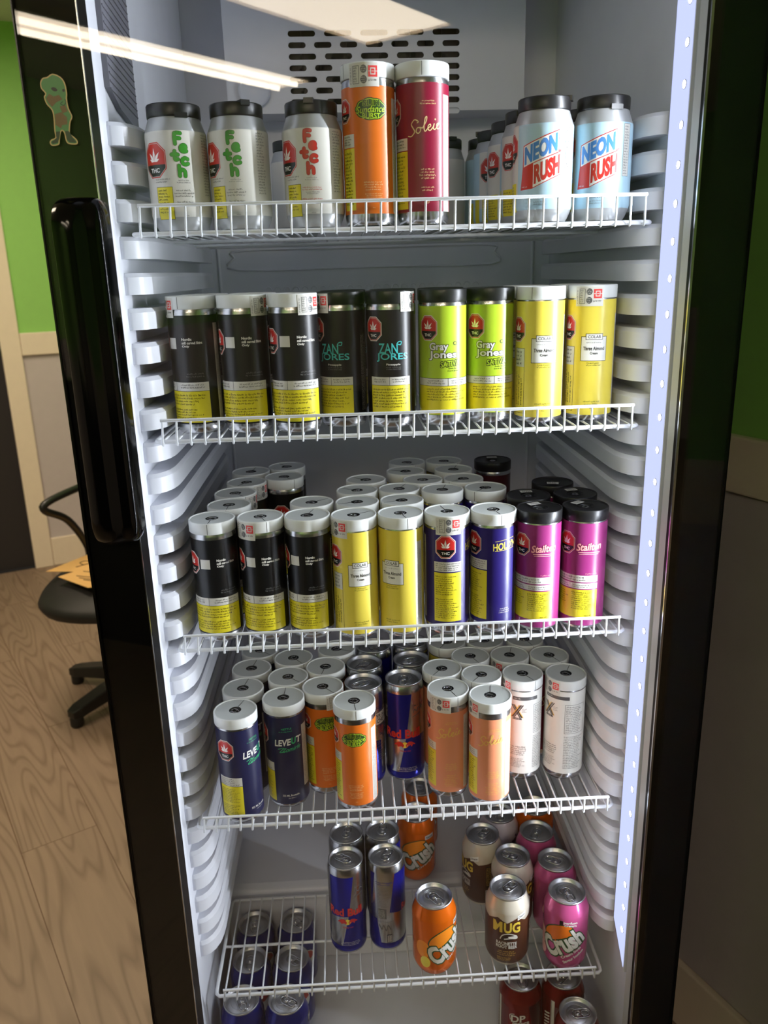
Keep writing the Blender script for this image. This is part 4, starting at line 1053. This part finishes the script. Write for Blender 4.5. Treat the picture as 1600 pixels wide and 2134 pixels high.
row(1, [
 ('black', -.241, .052, -28, 'leftmost white-capped black can on the second shelf, red stamp at its left', G2, dict(stamp=-78, caprot=-32)),
 ('black', -.1807, .045, -4, 'second black can from left on the second shelf with white cap', G2, dict(stamp=52, caprot=160)),
 ('black', -.1205, .037, 8, 'third black can from left on the second shelf, the last with a white cap', G2, dict(stamp=44, caprot=160)),
 ('teal', -.0645, .062, -26, 'black-capped black can with teal lettering, set slightly back on the second shelf', 'black cans with teal letters', dict(cap='b', stamp=-62)),
 ('teal', -.0057, .048, 0, 'black-capped black can with teal lettering and red octagon, centre of the second shelf', 'black cans with teal letters', dict(cap='b', stamp=58)),
 ('lime', .0582, .05, 2, 'lime green can with dark cap beside the black teal-lettered can', 'lime green cans', dict(cap='b')),
 ('lime', .1168, .058, 2, 'lime green can with dark cap beside the yellow cans', 'lime green cans', dict(cap='b')),
 ('yellow', .1755, .045, 16, 'yellow white-capped can next to the lime cans on the second shelf', 'yellow cans, second shelf', dict(caprot=-20)),
 ('yellow', .2393, .05, 14, 'rightmost yellow can on the second shelf with stamp across its front', 'yellow cans, second shelf', dict(stamp=-6, caprot=150)),
 ('black', -.2335, .113, 40, 'black can behind the leftmost one on the second shelf', G2, {}),
 ('black', -.1735, .107, 120, 'black can in the second row behind the second black one, second shelf', G2, {}),
 ('teal', -.061, .123, 30, 'black-capped can in the second row behind the set-back teal-lettered can', 'black cans with teal letters', dict(cap='b')),
 ('lime', .0015, .110, -40, 'dark-capped can in the second row between the teal-lettered and lime cans', 'lime green cans', dict(cap='b')),
 ('lime', .0625, .112, 30, 'dark-capped can behind the left lime green can', 'lime green cans', dict(cap='b')),
 ('yellow', .171, .106, -30, 'white-capped can behind the left yellow can, second shelf', 'yellow cans, second shelf', {}),
 ('yellow', .2325, .111, 20, 'white-capped can behind the rightmost yellow can, second shelf', 'yellow cans, second shelf', {}),
])
B3 = 'black label tall cans, middle shelf'; Y3 = 'yellow tall cans, middle shelf'; I3 = 'indigo tall cans, middle shelf'; M3 = 'magenta tall cans, middle shelf'
row(2, [
 ('black', -.2371, .0398, 4, 'leftmost front black can on the middle shelf with red octagon at left', B3, dict(caprot=-14)),
 ('black', -.1749, .0398, -2, 'front black can on the middle shelf with red stamp on its white cap', B3, dict(stamp=-48, caprot=14)),
 ('black', -.1149, .0373, -8, 'front black can on the middle shelf standing next to the yellow cans', B3, dict(caprot=160)),
 ('yellow', -.0575, .0305, 16, 'front yellow can on the middle shelf with stamp at its left', Y3, dict(stamp=-50, caprot=120)),
 ('yellow', .0012, .0305, -22, 'front yellow can on the middle shelf beside the indigo can', Y3, dict(caprot=18)),
 ('indigo', .0593, .0295, 0, 'indigo can on the middle shelf with octagon and long yellow panel facing front', I3, dict(stamp=4, caprot=-160)),
 ('indigo', .1183, .0256, -52, 'blue indigo can on the middle shelf with pale yellow lettering at right', I3, dict(caprot=22)),
 ('magenta', .1775, .0264, 0, 'front magenta can with black cap beside the indigo can', M3, dict(cap='b', sticker=28)),
 ('magenta', .2367, .0246, 0, 'rightmost front magenta can with black cap on the middle shelf', M3, dict(cap='b', sticker=48)),
 ('black', -.2235, .0995, 20, 'white-capped can right behind the leftmost front can on the middle shelf', B3, dict(caprot=-10)),
 ('black', -.2226, .1586, 40, 'third can from the front in the leftmost column on the middle shelf', B3, dict(stamp=60)),
 ('black', -.2138, .2181, 10, 'fourth can from front in leftmost column, stamp on its cap, middle shelf', B3, dict(stamp=52)),
 ('black', -.2144, .2843, 90, 'rearmost white cap of the leftmost column on the middle shelf', B3, {}),
 ('black', -.1604, .2435, 60, 'lone black can near the back with its whole white cap clear, middle shelf', B3, dict(caprot=30)),
 ('black', -.1607, .3093, 70, 'black can at the very back behind the lone black one, middle shelf', B3, {}),
 ('black', -.1134, .0965, -60, 'white-capped can behind the third front black can, middle shelf', B3, {}),
 ('yellow', -.053, .0885, 30, 'white-capped can right behind the stamped yellow can, middle shelf', Y3, {}),
 ('yellow', -.0503, .148, 70, 'third can from front in the left yellow column, middle shelf', Y3, {}),
 ('yellow', -.0381, .2065, 70, 'rearmost white cap of the left yellow column, middle shelf', Y3, {}),
 ('yellow', .0065, .090, 0, 'second can from front in the right yellow column, middle shelf', Y3, {}),
 ('yellow', .0088, .149, 10, 'third can from front in the right yellow column, middle shelf', Y3, dict(caprot=160)),
 ('yellow', .0434, .1934, 40, 'white-capped can diagonally behind the second indigo row, left of its pair', Y3, {}),
 ('yellow', .0247, .2496, 40, 'white cap one row before the back, left of centre gap on the middle shelf', Y3, {}),
 ('yellow', .0306, .3085, 10, 'rearmost white cap at centre of the middle shelf, left of the pair', Y3, {}),
 ('solei', .0897, .3098, 10, 'rearmost white-capped can right of centre on the middle shelf, against the maroon one', 'white-capped cans at the back right of the middle shelf', {}),
 ('indigo', .0975, .2511, 30, 'white-capped can one row before the back, right of centre on the middle shelf', 'white-capped cans at the back right of the middle shelf', dict(caprot=170)),
 ('indigo', .1026, .1922, -30, 'white-capped can diagonally behind the second indigo row, right of its pair', 'white-capped cans at the back right of the middle shelf', {}),
 ('indigo', .0669, .1367, -30, 'white-capped indigo can standing free behind the front octagon-faced one', I3, dict(caprot=170)),
 ('indigo', .1272, .1383, 60, 'white-capped indigo can standing free behind the blue front one', I3, dict(caprot=-30)),
 ('maroon', .1673, .3036, -55, 'dark-capped maroon can with white label at the back of the middle shelf', 'maroon can', dict(cap='b', sticker=0)),
 ('magenta', .1778, .088, 20, 'black-capped can behind the left magenta can on the middle shelf', M3, dict(cap='b', sticker=10)),
 ('magenta', .2411, .0912, 20, 'black-capped can behind the rightmost magenta can', M3, dict(cap='b', sticker=20)),
 ('magenta', .2261, .1532, 20, 'rearmost black-capped can at the right of the middle shelf', M3, dict(cap='b', sticker=175)),
])
N4 = 'navy tall cans, fourth shelf'; O4 = 'orange tall cans, fourth shelf'; P4 = 'peach tall cans, fourth shelf'; W4 = 'white tall cans, fourth shelf'; R4 = 'blue and silver energy drink cans, fourth shelf'
row(3, [
 ('navy', -.2271, .0279, 46, 'front navy can at far left of the fourth shelf with red octagon showing', N4, dict(caprot=150)),
 ('navy', -.1647, .0555, 4, 'navy can with white and green lettering facing front, fourth shelf', N4, dict(caprot=170)),
 ('sundance', -.0673, .0375, -4, 'front orange can with green badge on the fourth shelf', O4, dict(caprot=4)),
 ('sundance', -.111, .0814, 6, 'orange can partly behind the front orange one, fourth shelf', O4, dict(stamp=40, caprot=35)),
 ('peach', .0641, .0589, 0, 'peach can with red stamp facing front, beside the energy drink can', P4, dict(stamp=-24, caprot=28)),
 ('peach', .1193, .0354, 2, 'front peach can closest to the shelf rail on the fourth shelf', P4, dict(stamp=-62, caprot=180)),
 ('xcan', .1763, .092, -12, 'white can with crossed-bar emblem beside the peach cans', W4, dict(stamp=-62, caprot=40)),
 ('xcan', .238, .0862, -46, 'rightmost white can on the fourth shelf showing its printed side', W4, dict(stamp=-46, caprot=170)),
 ('navy', -.2238, .087, 10, 'white cap right behind the front left navy can, fourth shelf', N4, dict(caprot=160)),
 ('navy', -.2179, .1459, 20, 'third white cap from the front in the leftmost column, fourth shelf', N4, dict(caprot=160)),
 ('navy', -.2106, .2047, 50, 'rearmost white cap of the leftmost column, fourth shelf', N4, dict(caprot=35)),
 ('navy', -.1619, .1146, 70, 'white cap right behind the lettered navy can, fourth shelf', N4, dict(caprot=38, stamp=62)),
 ('navy', -.1575, .1738, 30, 'rearmost white cap of the second column, fourth shelf', N4, dict(caprot=30)),
 ('sundance', -.1082, .1409, 0, 'white cap behind the half-hidden orange can, fourth shelf', O4, dict(caprot=-15)),
 ('sundance', -.0924, .1979, 0, 'rearmost white cap of the orange column, fourth shelf', O4, {}),
 ('peach', .0625, .1181, 60, 'white cap behind the stamped peach can, fourth shelf', P4, dict(caprot=-30)),
 ('peach', .1171, .0946, 60, 'white cap right behind the front peach can, fourth shelf', P4, dict(caprot=-28)),
 ('peach', .1101, .1534, 10, 'white cap third from front in the right peach column, fourth shelf', P4, dict(caprot=30)),
 ('solei', .1692, .1508, 10, 'white cap behind the crossed-bar can, fourth shelf', 'white caps at the back right of the fourth shelf', dict(caprot=175, stamp=-50)),
 ('yellow', .0809, .2049, 10, 'white cap near the back beside the energy drink cans, fourth shelf', 'white caps at the back right of the fourth shelf', {}),
 ('solei', .1401, .2044, 10, 'rear white cap half under the middle shelf, between its neighbours', 'white caps at the back right of the fourth shelf', {}),
 ('solei', .2035, .2025, 10, 'rear white cap furthest right under the middle shelf rail', 'white caps at the back right of the fourth shelf', {}),
 ('solei', .2281, .1446, 10, 'white cap behind the rightmost white can, fourth shelf', 'white caps at the back right of the fourth shelf', dict(caprot=40)),
 ('rb', .0052, .1034, -2, 'front energy drink can with red lettering across it, fourth shelf', R4, dict(tab=-10)),
 ('rb', .0209, .1606, 60, 'energy drink can behind the front one in its column, fourth shelf', R4, dict(tab=-55)),
 ('rbboard', -.0534, .0955, -28, 'energy drink can with white board sign, half hidden behind the orange can', R4, dict(tab=-60)),
 ('rb', -.0505, .1541, 60, 'energy drink can second in the column behind the orange can', R4, dict(tab=-30)),
 ('rb', -.0347, .2112, 60, 'rearmost energy drink can behind the orange can, under the rail', R4, dict(tab=20)),
 ('rb', .0238, .2206, 60, 'rearmost energy drink can in the central column, fourth shelf', R4, dict(tab=60)),
])
R5 = 'blue and silver energy drink cans, lowest shelf'; C5 = 'orange soda cans'; U5 = 'root beer cans'; K5 = 'pink soda cans'
HUMP = .393
row(4, [
 ('rb', -.0905, .0864, -4, 'front left energy drink can with red lettering, lowest shelf', R5, dict(tab=-125)),
 ('rbside', -.0291, .088, 2, 'front energy drink can turned to its silver printed side, lowest shelf', R5, dict(tab=150)),
 ('rb', -.0892, .1442, 10, 'energy drink can behind the lettered one, lowest shelf', R5, dict(tab=160)),
 ('rb', -.0314, .1463, 60, 'energy drink can behind the silver-sided one, lowest shelf', R5, dict(tab=170)),
 ('crush', .0424, .3106, 0, 'rearmost orange soda can, seen through the wires above', C5, dict(z=HUMP, tab=10)),
 ('crush', .0304, .2400, 6, 'orange soda can standing alone toward the back, logo facing front', C5, dict(z=HUMP, tab=30)),
 ('crush', .0397, .0377, 38, 'front orange soda can with its logo turned to the right', C5, dict(tab=42)),
 ('mug', .1341, .1684, -62, 'rear brown and cream can turned to its nutrition side', U5, dict(tab=145)),
 ('grape', .1729, .2260, 40, 'white and purple can behind the rear brown and cream one', 'white and purple can', dict(z=HUMP, tab=10)),
 ('crush', .2376, .2406, 10, 'orange soda can at back right behind the pink cans', C5, dict(z=HUMP)),
 ('pink', .224, .1675, 50, 'rearmost pink soda can', K5, dict(tab=-15)),
 ('mug', .1732, .1139, 32, 'brown and cream can between the front one and the rear one', U5, dict(tab=-110)),
 ('pink', .2381, .0974, 60, 'pink soda can directly behind the front pink one', K5, dict(tab=-105)),
 ('mug', .1523, .0464, 0, 'front brown and cream can with gold lettering', U5, dict(tab=140)),
 ('pink', .2381, .0269, -4, 'front pink soda can at the right end of the lowest shelf', K5, dict(tab=28)),
])
B6 = 'dark blue soda cans on the cooler floor'; D6 = 'dark red soda cans on the cooler floor'
row(5, [
 ('blue', -.2538, .1853, 20, 'dark blue can on the cooler floor, back row left', B6, dict(tab=5)),
 ('blue', -.1834, .1863, 20, 'dark blue can on the cooler floor, back row right', B6, dict(tab=40)),
 ('blue', -.2529, .110, 20, 'dark blue can on the cooler floor, middle row left', B6, dict(tab=-10)),
 ('blue', -.1853, .1078, 10, 'dark blue can on the cooler floor, middle row right', B6, dict(tab=45)),
 ('blue', -.2578, .035, 24, 'dark blue can on the cooler floor, front row left', B6, dict(tab=10)),
 ('blue', -.189, .031, 14, 'dark blue can on the cooler floor, front row right', B6, dict(tab=50)),
 ('pepper', .1755, .0451, 0, 'dark red can on the cooler floor with white lettering facing front', D6, dict(tab=20)),
 ('pepper', .2425, .0435, 40, 'dark red can on the cooler floor behind the one nearest the door', D6, dict(tab=-30)),
 ('pepper', .2465, -.0235, 60, 'dark red can on the cooler floor nearest the door at lower right', D6, dict(tab=112)),
])

# ---------------------------------------------------------------- office chair and papers
mat('chair_black', (22, 20, 21), .55, bump=(200, .2)); mat('chair_plastic', (20, 20, 20), .4); mat('kraft', (214, 168, 104), .8); mat('pen', (60, 44, 30), .8)
ch = empty('office_chair', (-.83, 1.66, 0), 0, 'black office chair with loop armrests on the wood floor left of the cooler', 'chair')
mb = MB()
N = 40; prof = [(.0, .375), (.15, .38), (.225, .395), (.268, .425), (.278, .45), (.266, .468), (.22, .475), (.1, .476), (.0, .474)]
vs = []
for r_, z in prof:
    r_ = max(r_, .0005)
    for k in range(N):
        t = 2*pi*k/N; e = (abs(cos(t))**2.6+abs(sin(t))**2.6)**(-1/2.6)
        vs.append((r_*e*cos(t), r_*e*sin(t), z-.035*(r_/.25)**2))
mb.add(vs, [(j*N+k, j*N+(k+1) % N, (j+1)*N+(k+1) % N, (j+1)*N+k) for j in range(len(prof)-1) for k in range(N)], 'chair_black', True)
mb.build('seat', ch)
for s in (-1, 1):
    M = Matrix.Rotation(R(-28), 4, 'Z')
    pth = smooth_path([(s*.12, .03, .40), (s*.20, .03, .41), (s*.222, .05, .50), (s*.222, -.02, .62), (s*.222, -.11, .68), (s*.222, -.09, .705), (s*.222, .05, .72), (s*.222, .20, .725), (s*.218, .235, .70), (s*.21, .20, .60), (s*.205, .14, .48), (s*.18, .12, .41)], 5)
    mb = MB(); mb.tube([M @ p for p in pth], .013, 'chair_plastic', 10); mb.build('armrest', ch)
M = Matrix.Rotation(R(-28), 4, 'Z')
mb = MB(); q = []
for j in range(9):
    for k in range(13):
        u = -1+2*k/12; v = j/8; q.append(M @ Vector((u*.21*(1-.25*(2*v-1)**2*0), .25+.03*u*u*-1+.05*v, .56+.42*v-.02*abs(u)**4)))
fr_ = [(j*13+k, j*13+k+1, (j+1)*13+k+1, (j+1)*13+k) for j in range(8) for k in range(12)]
mb.add(q, fr_, 'chair_black', True); mb.add([p+M @ Vector((0, .045, 0)) for p in q], fr_, 'chair_black', True)
rim = [k for k in range(13)]+[j*13+12 for j in range(1, 9)]+[8*13+k for k in range(11, -1, -1)]+[j*13 for j in range(7, 0, -1)]
n = len(rim); qq = [q[i] for i in rim]+[q[i]+M @ Vector((0, .045, 0)) for i in rim]
mb.add(qq, [(i, (i+1) % n, n+(i+1) % n, n+i) for i in range(n)], 'chair_black', True)
mb.build('backrest', ch)
mb = MB(); mb.tube([M @ Vector(p) for p in ((0, .1, .40), (0, .27, .41), (0, .31, .5), (0, .31, .65))], .018, 'chair_plastic', 8); mb.build('back_support', ch)
mb = MB(); mb.lathe([(.0, .40), (.06, .40), (.06, .37), (.026, .365), (.026, .20), (.032, .20), (.032, .08), (.045, .075), (.045, .045), (.0, .045)], 'chair_plastic', 24); mb.build('gas_lift', ch)
for k, ang in enumerate((161, 161+72, 161+144, 161+216, 161+288)):
    a_ = R(ang); c_, s_ = cos(a_), sin(a_)
    mb = MB(); vs = []
    for t, w_, z0, z1 in ((.03, .030, .05, .10), (.15, .028, .045, .09), (.26, .026, .035, .07), (.288, .018, .036, .062)):
        for sd, zz in ((-1, z0), (1, z0), (1, z1), (-1, z1)): vs.append((c_*t-s_*w_*sd, s_*t+c_*w_*sd, zz))
    fs = [(j*4+i, j*4+(i+1) % 4, j*4+4+(i+1) % 4, j*4+4+i) for j in range(3) for i in range(4)]+[(0, 1, 2, 3), (12, 13, 14, 15)]
    mb.add(vs, fs, 'chair_plastic'); lg = mb.build('leg', ch, bevel=.004)
    mb = MB(); mb.lathe([(.0, .0), (.018, .0), (.022, .006), (.022, .03), (.014, .05), (.0, .05)], 'chair_plastic', 16, c=(c_*.268, s_*.268, .001)); mb.build('glide', lg)
def paper(name, label, pts, z, marks, cat='paper'):
    vs = []; mb = MB(); n = len(pts)
    mb.prism(pts, z, z+.0012, 'kraft')
    for m in marks:
        p = smooth_path([(x, y, z+.0016) for x, y in m], 4); mb.tube(p, .0016, 'pen', 4)
    return tag(mb.build(name), label, cat)
paper('kraft_sheet', 'kraft paper sheet with looping pen marks at the left edge of the chair seat', [(-1.09, 1.63), (-1.00, 1.79), (-.80, 1.80), (-.84, 1.60)], .4775,
      [[(-.98, 1.68), (-1.0, 1.70), (-.985, 1.72), (-.96, 1.70), (-.98, 1.68), (-1.0, 1.66)], [(-.93, 1.70), (-.92, 1.76), (-.89, 1.79)]])
paper('kraft_sheet', 'smaller kraft paper sheet with written lines lying in front on the seat', [(-1.03, 1.57), (-.90, 1.46), (-.80, 1.50), (-.82, 1.64), (-.95, 1.66)], .4795,
      [[(-.97, 1.57), (-.93, 1.555), (-.90, 1.55)], [(-.955, 1.55), (-.92, 1.535), (-.89, 1.53)], [(-.935, 1.53), (-.90, 1.515)], [(-.96, 1.61), (-.92, 1.60), (-.90, 1.62)]])
